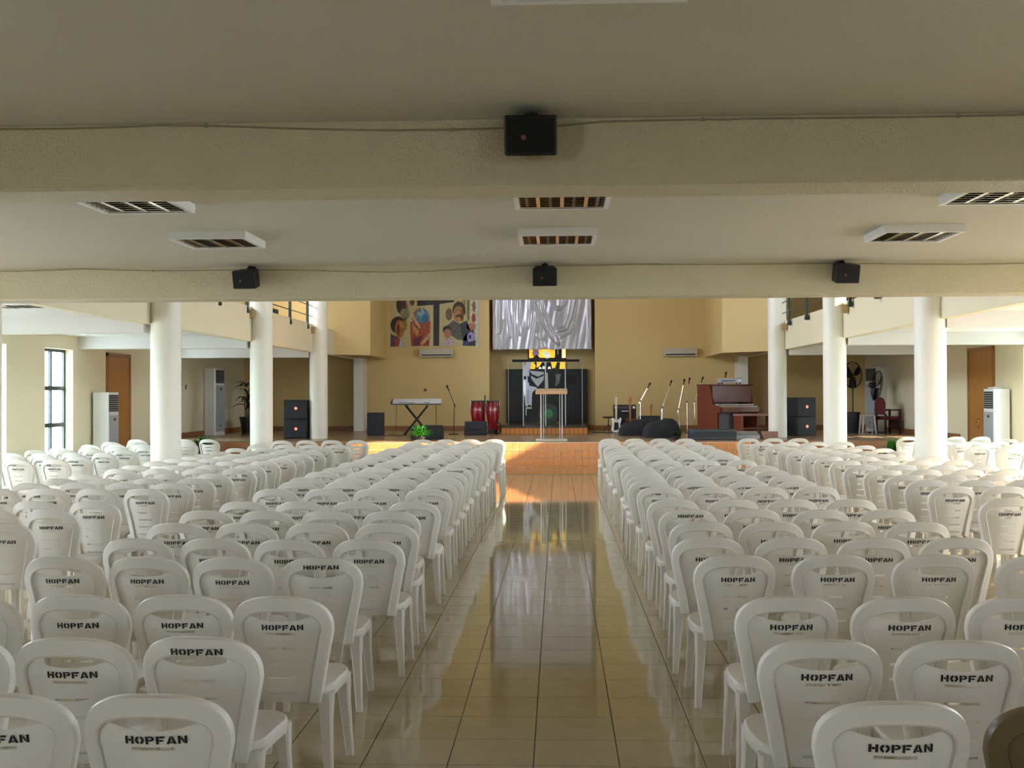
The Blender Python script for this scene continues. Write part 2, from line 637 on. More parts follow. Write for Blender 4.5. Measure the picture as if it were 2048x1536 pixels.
PX = .03
for i, y in enumerate(left_wins):
    window(XL - .18, y, *WIN_Z, f'tall green framed window in the conga side wall, {ORD[i]} from the door', -1, panes=i < 3)
    sky_portal('sky_portal', (XL - .24, y + W_LEN / 2, sum(WIN_Z) / 2), (0, R(-90), 0), WIN_Z[1] - WIN_Z[0], W_LEN)
for i, y in enumerate(right_wins):
    window(XR + .18, y, *WIN_Z, f'tall green framed window in the organ side wall, {ORD[i]} from the door', 1, panes=i < 2)
    sky_portal('sky_portal', (XR + .24, y + W_LEN / 2, sum(WIN_Z) / 2), (0, R(90), 0), WIN_Z[1] - WIN_Z[0], W_LEN)
window(XL - .18, 26.35, 1.0, 2.63, 'window on the stage hidden behind the nearest column, conga side', -1)
window(XR + .18, 27.1, .9, 2.0, 'window on the stage hidden behind the nearest column, organ side', 1)
sky_portal('sky_portal', (XL - .24, 26.96, 1.8), (0, R(-90), 0), 1.63, W_LEN)
sky_portal('sky_portal', (XR + .24, 27.71, 1.45), (0, R(90), 0), 1.1, W_LEN)
for i, (a, b) in enumerate(up_wins):
    window(XL - .18, a, *UP_Z, f'high gallery window over the conga side, {ORD[i]} from the rear', -1, w=3.0, panes=False)
    sky_portal('sky_portal', (XL - .24, (a + b) / 2, 6.2), (0, R(-90), 0), 2.0, 3.0)

window(XR + .18, UP_R[0], *UP_Z, 'high gallery window over the organ side that lets the sun in', 1, w=3.7, panes=False)
sky_portal('sky_portal', (XR + .24, sum(UP_R) / 2, 6.2), (0, R(90), 0), 2.0, 3.7)


def door(n, x, y0, y1, zt, sgn, label):
    r = thing(f'door_{n}', label, 'door', (x, 0, 0), kind='structure')
    bm = new()
    for a, b, c, d in ((y0, y0 + .07, 0, zt), (y1 - .07, y1, 0, zt), (y0, y1, zt - .08, zt)):
        box(bm, 0, -sgn * .05, a, b, c, d, .006)
    obj('door_frame', bm, M_DFRAME, r)
    bm = new()
    box(bm, 0, -sgn * .03, y0 + .07, y1 - .07, .01, zt - .08)
    obj('door_leaf', bm, M_DOOR, r, smooth=False)
    bm = new()
    yh = y0 + .18 if sgn < 0 else y1 - .2
    yh = y1 - .62 if sgn > 0 else yh
    box(bm, -sgn * .03, -sgn * .045, yh - .025, yh + .025, .95, 1.18, .005)
    tube(bm, [(-sgn * .045, yh, 1.09), (-sgn * .085, yh, 1.09), (-sgn * .09, yh - .11, 1.085)], .01)
    obj('door_handle', bm, M_BRASS, r)
    return r


for i, (a, b) in enumerate(RW_):
    r = thing('window_90', f'unseen window added behind the camera to light the beam, {ORD[i]} from the conga side', 'window', (a, YB - .18, 0), kind='structure')
    bm = new()
    for c, d, e, f in ((0, b - a, 1.6, 1.65), (0, b - a, 2.55, 2.6), (0, .05, 1.6, 2.6), (b - a - .05, b - a, 1.6, 2.6), ((b - a) / 2 - .03, (b - a) / 2 + .03, 1.6, 2.6)):
        box(bm, c, d, -.025, .025, e, f)
    obj('window_frame', bm, M_GREEN, r, smooth=False)
    sky_portal('sky_portal', ((a + b) / 2, YB - .24, 2.1), (R(90), 0, 0), b - a, 1.0)
bm = new()
box(bm, -10, 10, -100, YB - .26, -.6, -.5)
tag(obj('ground', bm, M_EXT, smooth=False), 'pale ground outside the entrance wall', 'ground', kind='structure')


door(1, XL, 23.6, 24.9, 2.64, -1, 'tall brown wooden door behind the white air conditioner, conga side')
door(2, XR, 24.13, 25.63, 2.7, 1, 'tall brown wooden door with brass handle, organ side')

# ================================================================== CHAIRS
def plastic_mat(name, col, sub=.0):
    m = mat(name, col, .33, spec=.5)
    nt = m.node_tree
    b = nt.nodes['Principled BSDF']
    t = nt.nodes.new('ShaderNodeBsdfTranslucent')
    t.inputs[0].default_value = lin(col)
    x = nt.nodes.new('ShaderNodeMixShader')
    x.inputs[0].default_value = sub
    nt.links.new(b.outputs[0], x.inputs[1])
    nt.links.new(t.outputs[0], x.inputs[2])
    nt.links.new(x.outputs[0], nt.nodes['Material Output'].inputs[0])
    return m


M_CHAIR = plastic_mat('white_plastic', (236, 231, 220), .28)
M_TAN = plastic_mat('brown_plastic', (104, 88, 60))
M_INK = mat('black_ink', (14, 14, 16), .6)


def hwp(z):
    """half width of the back's frame line"""
    t = max(0, min(1, (z - .37) / .33))
    return .138 + .062 * (t ** 1.15)


def yb(x, z):
    t = (z - .37) / .47
    return -.19 - .085 * max(0, t) ** 1.25 - .055 * (1 - (x / .2) ** 2)


REC = .012   # the panel lies this far inside the rim


def make_chair_meshes(m):
    ms = {}
    # frame of the back: a rolled rim swept along an upside-down U
    path = []
    for k in range(8):
        z = .372 + (.69 - .372) * k / 7
        path.append((-hwp(z), z))
    N = 11
    for k in range(1, N * 2):
        a = math.pi * k / (2 * N)
        ca, sa = math.cos(a), math.sin(a)
        x = -.1985 * math.copysign(abs(ca) ** .66, ca)
        z = .69 + .1185 * abs(sa) ** .72 + .010 * max(0, 1 - (x / .19) ** 2)
        path.append((x, z))
    for k in range(7, -1, -1):
        z = .372 + (.69 - .372) * k / 7
        path.append((hwp(z), z))
    bm = new()
    rings = []
    n = len(path)
    for i, (x, z) in enumerate(path):
        x0, z0 = path[max(0, i - 1)]
        x1, z1 = path[min(n - 1, i + 1)]
        t = Vector((x1 - x0, z1 - z0)).normalized()
        nx, nz = -t.y, t.x
        hw = .0235 + .009 * abs(t.x) ** 1.5
        ring = []
        # inner lip - hollow - rolled outer rim, then the sitter's side
        for s, dy in ((1.0, .03), (1.06, .004), (.93, -.011), (.5, -.013), (-.3, -.009), (-.82, -.012), (-1.04, -.006), (-1.0, .012), (0, .008)):
            px, pz = x + nx * hw * s, z + nz * hw * s
            ring.append((px, yb(px, pz) + dy, pz))
        rings.append(ring)
    ring_tube(bm, rings, cap=True)
    ms['back_frame'] = mesh_of('back_frame', bm, m)
    # slatted panel with slots
    bm = new()
    slots = [.416, .483, .550, .617, .684]
    rows = [(.374, 0.0, False)]
    for s in slots:
        rows += [(s - .0065, -.0005, True), (s + .006, -.0055, False)]
    rows += [(.712, -.0035, False), (None, 0.0, False)]

    def ztop(x):
        return .737 + .026 * (min(1, abs(x) / .16)) ** 2
    grid = []
    for z, dy, hole in rows:
        zz = z if z is not None else .75
        hp = hwp(zz) - .012
        xs = [-hp, -hp * .82, -.082, -.064, -.032, 0, .032, .064, .082, hp * .82, hp]
        line = []
        for x in xs:
            q = z if z is not None else ztop(x)
            line.append(bm.verts.new((x, yb(x, q) + dy + REC, q)))
        grid.append(line)
    for i in range(len(grid) - 1):
        for k in range(10):
            if rows[i][2] and 3 <= k <= 6:
                continue
            bm.faces.new((grid[i][k], grid[i][k + 1], grid[i + 1][k + 1], grid[i + 1][k]))
    bmesh.ops.recalc_face_normals(bm, faces=bm.faces[:])
    bmesh.ops.solidify(bm, geom=bm.faces[:], thickness=.005)
    ms['back_panel'] = mesh_of('back_panel', bm, m)
    # seat
    bm = new()
    K = 28

    def outline(s, dz):
        pts = []
        for j in range(K):
            a = 2 * math.pi * j / K
            ca, sa = math.cos(a), math.sin(a)
            x = .208 * math.copysign(abs(ca) ** .42, ca)
            y = .212 * math.copysign(abs(sa) ** .42, sa)
            if y > 0:
                x *= 1.04
            pts.append((x * s, y * s + .012, dz + (.012 if y > .12 else 0) * s * (y - .12) / .09))
        return pts
    rings = [outline(.955, .384), outline(.985, .382), outline(1.0, .40), outline(.995, .425), outline(.96, .434), outline(.86, .430), outline(.5, .422), outline(.02, .420)]
    ring_tube(bm, rings, cap=True)
    ms['seat'] = mesh_of('seat', bm, m)
    # legs: hollow-cornered, tapering and splayed
    for nm, sx, sy in (('rl', -1, -1), ('rr', 1, -1), ('fl', -1, 1), ('fr', 1, 1)):
        bm = new()
        rings = []
        for t, w in ((0, .037), (.12, .033), (.3, .026), (1, .0165)):
            z = .405 * (1 - t)
            cx = sx * (.172 + .028 * t)
            cy = .01 + sy * (.172 + .05 * t)
            q = w
            rings.append([(cx + q * a, cy + q * b, z) for a, b in ((-1, -.7), (-.7, -1), (.7, -1), (1, -.7), (1, .7), (.7, 1), (-.7, 1), (-1, .7))])
        ring_tube(bm, rings, cap=True)
        ms['leg_' + nm] = mesh_of('leg', bm, m)
    return ms


def letters(zc, hgt, dy, width=.18):
    """HOPFAN in broken stencil capitals, wrapped onto the back"""
    G = {}

    def arc(cx, cy, rx, ry, ix, iy, a0, a1, n=6):
        A = [(cx + rx * math.cos(R(a0 + (a1 - a0) * k / n)), cy + ry * math.sin(R(a0 + (a1 - a0) * k / n))) for k in range(n + 1)]
        B = [(cx + ix * math.cos(R(a0 + (a1 - a0) * k / n)), cy + iy * math.sin(R(a0 + (a1 - a0) * k / n))) for k in range(n + 1)]
        return [[A[k], A[k + 1], B[k + 1], B[k]] for k in range(n)]
    q = lambda a, b, c, d: [(a, b), (c, b), (c, d), (a, d)]
    G['H'] = [q(0, 0, .3, 1), q(.7, 0, 1, 1), q(.35, .37, .65, .63)]
    G['O'] = arc(.47, .5, .5, .52, .2, .22, 100, 260) + arc(.53, .5, .5, .52, .2, .22, -80, 80)
    G['P'] = [q(0, 0, .3, 1)] + arc(.55, .68, .45, .32, .14, .11, -90, 90) + [q(.36, .8, .55, 1.0), q(.36, .36, .55, .56)]
    G['F'] = [q(0, 0, .3, 1), q(.36, .74, .98, 1), q(.36, .34, .82, .56)]
    G['A'] = [[(-.06, 0), (.26, 0), (.47, .62), (.47, 1), (.34, 1)], [(1.06, 0), (.74, 0), (.53, .62), (.53, 1), (.66, 1)], q(.36, .1, .64, .28)]
    G['N'] = [q(0, 0, .28, 1), q(.72, 0, 1, 1), [(.32, 1), (.32, .6), (.68, 0), (.68, .4)]]
    bm = new()
    lw = width / 7.05
    x = -width / 2 + .012
    for ch in 'HOPFAN':
        for poly in G[ch]:
            pts = []
            for u, v in poly:
                X = x + u * lw
                Z = zc + (v - .5) * hgt
                pts.append(bm.verts.new((X, yb(X, Z) + dy, Z)))
            try:
                bm.faces.new(pts)
            except ValueError:
                pass
        x += lw * 1.2
    r = bmesh.ops.recalc_face_normals(bm, faces=bm.faces[:])
    return mesh_of('lettering', bm, M_INK, smooth=False, norm=False)


CH = make_chair_meshes(M_CHAIR)
LET_PANEL = letters(.713, .0245, -.0075 + REC, .183)
LET_TOP = letters(.800, .0235, -.0165, .19)
CHB = make_chair_meshes(M_TAN)


def chair(loc, rz, label, group, top=False, brown=False):
    ms = CHB if brown else CH
    r = bpy.data.objects.new('brown_plastic_chair' if brown else 'plastic_chair', None)
    r.empty_display_size = .1
    COL.objects.link(r)
    r.location = loc
    r.rotation_euler = (0, 0, rz)
    tag(r, label, 'chair', group)
    for k, me in ms.items():
        link('leg' if k.startswith('leg') else k, me, r)
    link('lettering', LET_TOP if top else LET_PANEL, r)
    return r


BACK = .285   # the back's crest lies this far behind the chair's origin
LC = [3.31, 4.10, 4.92, 6.10, 6.88, 7.73, 8.54, 9.30, 10.56, 11.4, 12.0, 12.9, 13.65, 14.7, 15.4, 16.2, 17.0, 17.75, 18.6, 19.5, 20.9, 22.2]
LCX = [-1.195, -1.30, -1.205, -1.29, -1.16, -1.18, -1.27, -1.193, -1.22]
RC = [3.29, 4.10, 4.97, 6.23, 6.99, 7.85, 8.68, 9.52, 10.8, 11.56, 12.3, 13.1, 13.9, 15.1, 16.4, 17.3, 18.1, 19.5, 20.8, 22.4]
RCX = [.958, .935, .99, .956, .92, .976, .986, .96, .966]
LO = [7.76, 8.6, 9.35, 10.6, 11.3, 11.9, 12.6, 13.5, 14.2, 15.0, 15.7, 16.3, 16.9, 17.6, 18.7, 20.0, 21.9]
RO = [9.6, 10.84, 11.6, 12.3, 13.2, 14.0, 15.0, 15.9, 16.6, 17.4, 18.2, 19.3, 20.7, 22.4]
LW = [15.5, 16.4, 17.2, 18.2, 19.1, 20.2, 21.3, 22.6]
RW = [16.7, 17.75, 19.1, 19.9, 20.8, 21.7, 23.0]
rnd = random.Random(21)
PLAN = []   # (size, x, y, rz, label, group, flags)


def near_column(x, y):
    for cx, cy in ((-5.85, 16.8), (-5.88, 22.4), (5.41, 16.8), (5.38, 22.4)):
        if math.hypot(x - cx, (y + .28) - cy) < .52:
            return True
    return False


def block(rows, xs0, pitch, sgn, ncol, where, tail, group, turn=0., wide={}):
    for i, d in enumerate(rows):
        base = xs0[i] if isinstance(xs0, list) and i < len(xs0) else (xs0[-1] if isinstance(xs0, list) else xs0)
        if not isinstance(xs0, list) or i >= len(xs0):
            base += rnd.uniform(-.04, .04)
        pt = wide.get(i, pitch) + rnd.uniform(-.008, .008)
        for c in range(ncol):
            x = base + sgn * pt * c
            y = d + rnd.uniform(-.03, .03) * (c > 0)
            if near_column(x, y):
                continue
            if abs(x) / y > .56:
                continue
            rz = R(turn) + R(rnd.uniform(-1.5, 1.5) if abs(turn) < 5 else rnd.uniform(-3, 3))
            lab = f'white plastic chair, {where}, {ORD[i]} row from near end, {ORD[c]} from {tail}'
            fl = set()
            PLAN.append([y, x, rz, lab, group, fl, (where, i, c)])


block(LC, LCX, .475, -1, 4, 'conga side centre block', 'aisle', 'chairs of the conga side centre block', wide={0: .47, 1: .47, 2: .465})
block(RC, RCX, .492, 1, 4, 'organ side centre block', 'aisle', 'chairs of the organ side centre block', wide={3: .54})
block(LO, -3.86, .48, -1, 4, 'conga side outer block', 'side aisle', 'chairs between the side aisle and the conga side pillars', turn=-3)
block(RO, 3.7, .48, 1, 4, 'organ side outer block', 'side aisle', 'chairs between the side aisle and the organ side pillars', turn=3)
block(LW, -6.95, .49, -1, 4, 'conga side window block', 'pillars', 'chairs beside the conga side windows', turn=-10)
block(RW, 6.9, .485, 1, 4, 'organ side window block', 'pillars', 'chairs beside the organ side windows', turn=8)
PLAN.sort(key=lambda p: p[0])
tops = {('conga side centre block', 1, 0), ('conga side centre block', 3, 0), ('organ side centre block', 6, 0), ('organ side centre block', 3, 3), ('conga side centre block', 12, 0)}
brownies = {('organ side centre block', 0, 1)}
for n, (y, x, rz, lab, group, fl, key) in enumerate(PLAN):
    if n >= 300:
        break
    if key == ('conga side centre block', 1, 0):
        rz = R(-2.5)
    br = key in brownies
    if br:
        lab = 'darker brown plastic chair in the nearest row, cut off at the picture corner'
    chair((x, y + BACK, 0), rz, lab, group, key in tops, br)
# the farthest few dozen, too small and covered to tell apart
bm = new()
parts = [CH['back_frame'], CH['back_panel'], CH['seat']] + [CH[k] for k in CH if k.startswith('leg')]
tmp = new()
for me in parts:
    tmp.from_mesh(me)
proto_far = bpy.data.meshes.new('far_proto')
tmp.to_mesh(proto_far)
tmp.free()
vv, ff = [], []
pv = [v.co.copy() for v in proto_far.vertices]
pf = [tuple(p.vertices) for p in proto_far.polygons]
for (y, x, rz, lab, group, fl, key) in PLAN[300:]:
    mt = Matrix.Translation((x, y + BACK, 0)) @ Matrix.Rotation(rz, 4, 'Z')
    b = len(vv)
    vv += [tuple(mt @ v) for v in pv]
    ff += [tuple(i + b for i in f) for f in pf]
bm.free()
me = bpy.data.meshes.new('distant_chairs')
me.from_pydata(vv, [], ff)
me.materials.append(M_CHAIR)
me.polygons.foreach_set('use_smooth', [True] * len(me.polygons))
me.set_sharp_from_angle(angle=R(38))
tag(link('distant_chairs', me), 'farthest white plastic chairs crowded before the stage', 'chairs', kind='stuff')
print('CHAIRS', len(PLAN))

# ================================================================== CEILING FITTINGS
M_SPK = mat('speaker_black', (9, 9, 9), .6)
M_CABLE = mat('cable_cream', (150, 138, 108), .6)


def fixture(loc, label, group, size=.6):
    r = thing('ceiling_light', label, 'ceiling light', loc, group=group)
    h = .06
    s = size / 2
    bm = new()
    for a, b, c, d in ((-s, s, -s, -s + .03), (-s, s, s - .03, s), (-s, -s + .03, -s + .03, s - .03), (s - .03, s, -s + .03, s - .03)):
        box(bm, a, b, c, d, -h, 0)
    obj('housing', bm, M_WHITE, r, smooth=False)
    bm = new()
    box(bm, -s + .03, s - .03, -s + .03, s - .03, -.012, 0)
    obj('reflector', bm, M_MIRROR, r, smooth=False)
    for k in (1, 2, 3):
        x = -s + size * k / 4
        bm = new()
        prism(bm, [(x - .012, -h + .005), (x + .012, -h + .005), (x + .004, -.02), (x - .004, -.02)], -s + .03, s - .03)
        obj('louvre_slat', bm, M_MIRROR, r, smooth=False)
    for k in range(1, 8):
        y = -s + size * k / 8
        bm = new()
        box(bm, -s + .03, s - .03, y - .003, y + .003, -h + .006, -.022)
        obj('louvre_blade', bm, M_MIRROR, r, smooth=False)
    for k in range(4):
        bm = new()
        x = -s + size * (k + .5) / 4
        tube(bm, [(x, -s + .04, -.028), (x, s - .04, -.028)], .009, 8)
        obj('fluorescent_tube', bm, mat('tube_glass', (235, 232, 225), .3), r)
    return r


fx = fixture((-2.68, 7.1, CEIL), 'louvred ceiling light between the beams, near row, conga side', 'louvred lights under the rear gallery')
for x, y, lab in ((0.03, 7.1, 'louvred ceiling light between the beams, near row, over the aisle'), (2.74, 7.1, 'louvred ceiling light between the beams, near row, organ side'),
                  (-2.68, 8.9, 'louvred ceiling light between the beams, far row, conga side'), (0.0, 8.9, 'louvred ceiling light between the beams, far row, over the aisle'),
                  (2.74, 8.9, 'louvred ceiling light between the beams, far row, organ side'), (.1, 3.2, 'louvred ceiling light cut by the top edge of the picture')):
    dup(fx, (x, y, CEIL), label=lab)
for x, y, lab in ((-6.75, 14.0, 'gallery ceiling light nearest the camera, conga side'), (-8.1, 19.3, 'gallery ceiling light by the window, conga side'), (-6.95, 18.5, 'gallery ceiling light beside the pillars, conga side'),
                  (-7.9, 25.0, 'gallery ceiling light above the stage door, conga side'), (-7.0, 25.0, 'gallery ceiling light above the stage, beside the pillars, conga side'),
                  (6.45, 19.0, 'gallery ceiling light beside the pillars, organ side'), (7.6, 19.0, 'gallery ceiling light near the windows, organ side'), (6.6, 25.0, 'gallery ceiling light above the stage, organ side')):
    o = dup(fx, (x, y, SOFF), label=lab)
    o['group'] = 'louvred lights under the side galleries'


def wall_speaker(loc, label, rz=0):
    r = thing('wall_speaker', label, 'loudspeaker', loc, rz, 'black loudspeakers on the beams')
    r.rotation_euler = (R(13), 0, rz)
    bm = new()
    zprism(bm, [(-.117, -.16), (.117, -.16), (.085, .02), (-.085, .02)], -.087, .087)
    bmesh.ops.bevel(bm, geom=bm.edges[:], offset=.008, segments=1, affect='EDGES')
    obj('cabinet', bm, M_SPK, r)
    bm = new()
    box(bm, -.105, .105, -.166, -.158, -.076, .076, .003)
    obj('grille', bm, mat('grille_cloth', (6, 6, 6), .85, bump=.5, bscale=300), r)
    bm = new()
    lathe(bm, [(.0, .0), (.011, .001), (.012, .004), (.0, .006)], 12, Matrix.Translation((-.03, -.166, -.008)) @ Matrix.Rotation(R(90), 4, 'X'))
    obj('badge', bm, mat('orange_badge', (120, 62, 42), .4), r)
    bm = new()
    box(bm, -.03, .03, .0, .09, -.015, .10, .004)
    tube(bm, [(0, -.03, .085), (0, .0, .11), (0, .08, .10)], .008)
    obj('bracket', bm, M_BLACKM, r)
    return r


ws = wall_speaker((-.115, 5.11, 2.885), 'black loudspeaker alone on the near beam')
dup(ws, (-2.97, 10.91, 2.86), R(-9), 'black loudspeaker on the far beam, conga side')
dup(ws, (-.12, 10.91, 2.865), 0, 'black loudspeaker on the far beam, over the aisle')
dup(ws, (2.69, 10.91, 2.87), R(9), 'black loudspeaker on the far beam, organ side')


def cable(y, z, x0, x1, amp, seed, label):
    q = random.Random(seed)
    r = thing('speaker_cable', label, 'cable', (0, y, z))
    pts = []
    n = 46
    ph = [q.uniform(0, 6.28) for _ in range(3)]
    for i in range(n + 1):
        x = x0 + (x1 - x0) * i / n
        zz = -abs(amp * (math.sin(x * 1.1 + ph[0]) * .5 + .3 * math.sin(x * 2.3 + ph[1]) + .4)) * (1.3 if x < 0 else .6)
        pts.append((x, -.006, zz))
    bm = new()
    tube(bm, pts, .0045, 6)
    obj('cord', bm, M_CABLE, r)
    for i in range(2, n, 5):
        bm = new()
        p = pts[i]
        box(bm, p[0] - .008, p[0] + .008, -.013, .002, p[2] - .008, p[2] + .008, .002)
        obj('clip', bm, M_CABLE, r)


cable(5.2, CEIL - .005, -5.5, 5.0, .03, 3, 'thin cream cable clipped along the top of the near beam')
cable(11.0, CEIL - .01, -8.0, 7.5, .04, 5, 'thin cream cable clipped along the top of the far beam')

# ================================================================== GALLERY RAILINGS
for sgn, x, posts, side in ((-1, -6.04, (14.6, 16.4, 18.2, 20.1, 21.95, 23.75, 25.5, 27.3, 29.0), 'conga'), (1, 5.44, (14.0, 15.9, 17.75, 19.65, 21.45, 23.3, 25.15, 27.05, 28.9), 'organ')):
    r = thing('gallery_railing', f'dark green railing on the gallery parapet, {side} side', 'railing', (x, 0, 0))
    for y in posts:
        bm = new()
        box(bm, -.025, .025, y - .035, y + .035, 3.38, 4.45)
        prism(bm, [(-.03, 3.33), (.03, 3.33), (.045, 3.36), (.03, 3.44), (-.03, 3.44), (-.045, 3.36)], y - .055, y + .055)
        obj('post', bm, M_GREEN, r, smooth=False)
    for z, rr in ((3.66, .012), (3.92, .012), (4.18, .012), (4.45, .03)):
        bm = new()
        tube(bm, [(0, posts[0] - 2.5, z), (0, posts[-1] + .5, z)], rr, 8)
        obj('rail', bm, M_GREEN, r)


def leaf(bm, base, tip, w, droop=.0, n=4, mi=0, side=None):
    base, tip = Vector(base), Vector(tip)
    d = tip - base
    s = side or d.cross(Vector((0, 0, 1)))
    if s.length < 1e-4:
        s = Vector((1, 0, 0))
    s.normalize()
    L, Rr = [], []
    for i in range(n + 1):
        t = i / n
        p = base + d * t + Vector((0, 0, droop * (4 * t * (1 - t)) - droop * .8 * t * t))
        ww = w * (math.sin(math.pi * (.12 + .88 * t)) if t < 1 else 0.02)
        L.append(bm.verts.new(p - s * ww / 2 + Vector((0, 0, ww * .2))))
        Rr.append(bm.verts.new(p + s * ww / 2 + Vector((0, 0, ww * .2))))
    C = []
    for i in range(n + 1):
        t = i / n
        C.append(bm.verts.new(base + d * t + Vector((0, 0, droop * (4 * t * (1 - t)) - droop * .8 * t * t))))
    for i in range(n):
        bm.faces.new((L[i], C[i], C[i + 1], L[i + 1])).material_index = mi
        bm.faces.new((C[i], Rr[i], Rr[i + 1], C[i + 1])).material_index = mi


def bushy(loc, label, rad, hgt, n, pot_m, pot, seed, lm=None, lw=.05, name='potted_fern', group=None):
    q = random.Random(seed)
    r = thing(name, label, 'plant', loc, group=group)
    ph, pr = pot
    bm = new()
    lathe(bm, [(pr * .7, 0), (pr * .95, ph * .9), (pr, ph * .92), (pr, ph), (pr * .88, ph), (pr * .85, ph * .9), (.01, ph * .88)], 18)
    obj('pot', bm, pot_m, r)
    bm = new()
    for k in range(n):
        a = q.uniform(0, 2 * math.pi)
        el = q.uniform(.15, 1.35)
        L = rad * q.uniform(.55, 1.1)
        d = Vector((math.cos(a) * math.cos(el), math.sin(a) * math.cos(el), math.sin(el) * hgt / rad)) * L
        b = Vector((q.uniform(-.5, .5) * pr, q.uniform(-.5, .5) * pr, ph * .9))
        leaf(bm, b, b + d, lw * q.uniform(.7, 1.3), droop=.12 * L, n=4)
    o = obj('foliage', bm, lm or M_LEAF, r, smooth=False)
    return r


M_POT = mat('pot_dark', (38, 40, 36), .5)
M_POTW = mat('pot_white', (205, 205, 200), .5)
# planters on the gallery
r = thing('gallery_planter', 'green planter box with thin spiky plant on the conga side gallery', 'planter', (-6.24, 24.3, 3.48))
bm = new()
box(bm, -.1, .1, -.55, .55, 0, .13, .01)
obj('trough', bm, mat('planter_green', (28, 62, 44), .5), r)
bm = new()
q = random.Random(5)
for k in range(26):
    b = Vector((q.uniform(-.05, .05), q.uniform(-.35, .35), .1))
    leaf(bm, b, b + Vector((q.uniform(-.25, .1), q.uniform(-.3, .3), q.uniform(.35, .6))), .03, .02)
obj('foliage', bm, mat('leaf_olive', (86, 100, 46), .5), r, smooth=False)
r = thing('gallery_planter', 'bright green plant with yellow flowers on the organ side gallery', 'planter', (5.64, 20.9, 3.48))
bm = new()
box(bm, -.1, .1, -.7, .5, 0, .1, .01)
obj('trough', bm, mat('planter_green', (28, 62, 44), .5), r)
bm = new()
for k in range(30):
    b = Vector((q.uniform(-.05, .05), q.uniform(-.4, .4), .08))
    leaf(bm, b, b + Vector((q.uniform(-.1, .3), q.uniform(-.35, .35), q.uniform(.05, .35))), .05, .02)
obj('foliage', bm, M_LEAF, r, smooth=False)
bm = new()
for k in range(8):
    bmesh.ops.create_icosphere(bm, subdivisions=1, radius=.045, matrix=Matrix.Translation((q.uniform(-.06, .06), q.uniform(-.68, -.3), q.uniform(.02, .12))))
obj('flowers', bm, mat('yellow_flower', (235, 220, 120), .5), r)

# ================================================================== BACK WALL: POSTER, CURTAIN, STAINED GLASS, AIR CONDITIONERS
MPX = 34.15 / 2280 / 10.24


def ell(cx, cy, rx, ry, n=18):
    return [(cx + rx * math.cos(2 * math.pi * k / n), cy + ry * math.sin(2 * math.pi * k / n)) for k in range(n)]


def prints(root, name, shapes, S, ox, oy, y0, step, rough=.35, emit=None):
    """flat printed or leaded shapes, one thin layer upon the other"""
    bm = new()
    mats = []
    for k, (poly, col) in enumerate(shapes):
        e = emit.get(col, 0) if emit else 0
        m = mat(('glass_' if emit is not None else ('print_' if step < .001 else 'piece_')) + '%d_%d_%d' % col, col, rough, emit=e, noise=.9 if step < .001 else 0, nscale=14)
        if m not in mats:
            mats.append(m)
        yy = y0 - step * k
        vs_ = [bm.verts.new(((x - ox) * S, yy, (oy - y) * S)) for x, y in poly]
        vb = [bm.verts.new(((x - ox) * S, yy + step * .9, (oy - y) * S)) for x, y in poly]
        n = len(poly)
        for f in [vs_] + [[vs_[i], vb[i], vb[(i + 1) % n], vs_[(i + 1) % n]] for i in range(n)]:
            bm.faces.new(f).material_index = mats.index(m)
    bmesh.ops.recalc_face_normals(bm, faces=bm.faces[:])
    return obj(name, bm, mats, root, smooth=False)


r = thing('poster', 'collage poster with a dark cross and painted faces on the yellow wall', 'poster', (-5.04, YE - .012, 3.17))
bm = new()
box(bm, 0, 2.69, 0, .01, 0, 2.3)
obj('sheet', bm, mat('poster_paper', (196, 182, 132), .3), r, smooth=False)
K, A, B0 = MPX, 130, 1070
prints(r, 'background_print', [([(1500, 60), (1560, 60), (1530, 300), (1480, 300)], (168, 150, 90)), ([(1600, 60), (1680, 60), (1690, 420), (1620, 420)], (150, 135, 88)), ([(1700, 60), (1770, 60), (1760, 520), (1720, 560)], (120, 108, 66)),
                               ([(1780, 60), (1830, 60), (1830, 420), (1790, 470)], (205, 195, 160)), (ell(1340, 400, 70, 130), (120, 92, 72)), ([(1890, 40), (1945, 40), (1945, 1070), (1890, 1070)], (214, 206, 184))], K, A, B0, -.001, .0006)
prints(r, 'bearded_portrait', [(ell(360, 200, 110, 200), (52, 46, 36)), (ell(430, 380, 100, 130), (140, 134, 104)), (ell(430, 170, 80, 120), (112, 64, 50)), (ell(580, 130, 50, 90), (92, 62, 44)), (ell(400, 190, 26, 60), (82, 30, 34)),
                               ([(430, 40), (505, 40), (560, 330), (660, 500), (740, 690), (650, 600), (560, 420), (480, 230)], (216, 176, 152))], K, A, B0, -.001, .0006)
prints(r, 'hooded_portrait', [(ell(290, 620, 160, 180), (44, 40, 40)), (ell(430, 600, 45, 130), (158, 118, 54)), (ell(320, 690, 100, 185), (170, 104, 54)), (ell(290, 720, 28, 120), (96, 48, 36)), (ell(360, 610, 40, 70), (196, 138, 84)),
                              ([(132, 800), (250, 850), (330, 900), (430, 1060), (132, 1060)], (86, 66, 96)), ([(220, 900), (330, 880), (330, 1060), (200, 1060)], (150, 66, 56)), ([(330, 905), (425, 1060), (300, 1060)], (202, 196, 192))], K, A, B0, -.001, .0006)
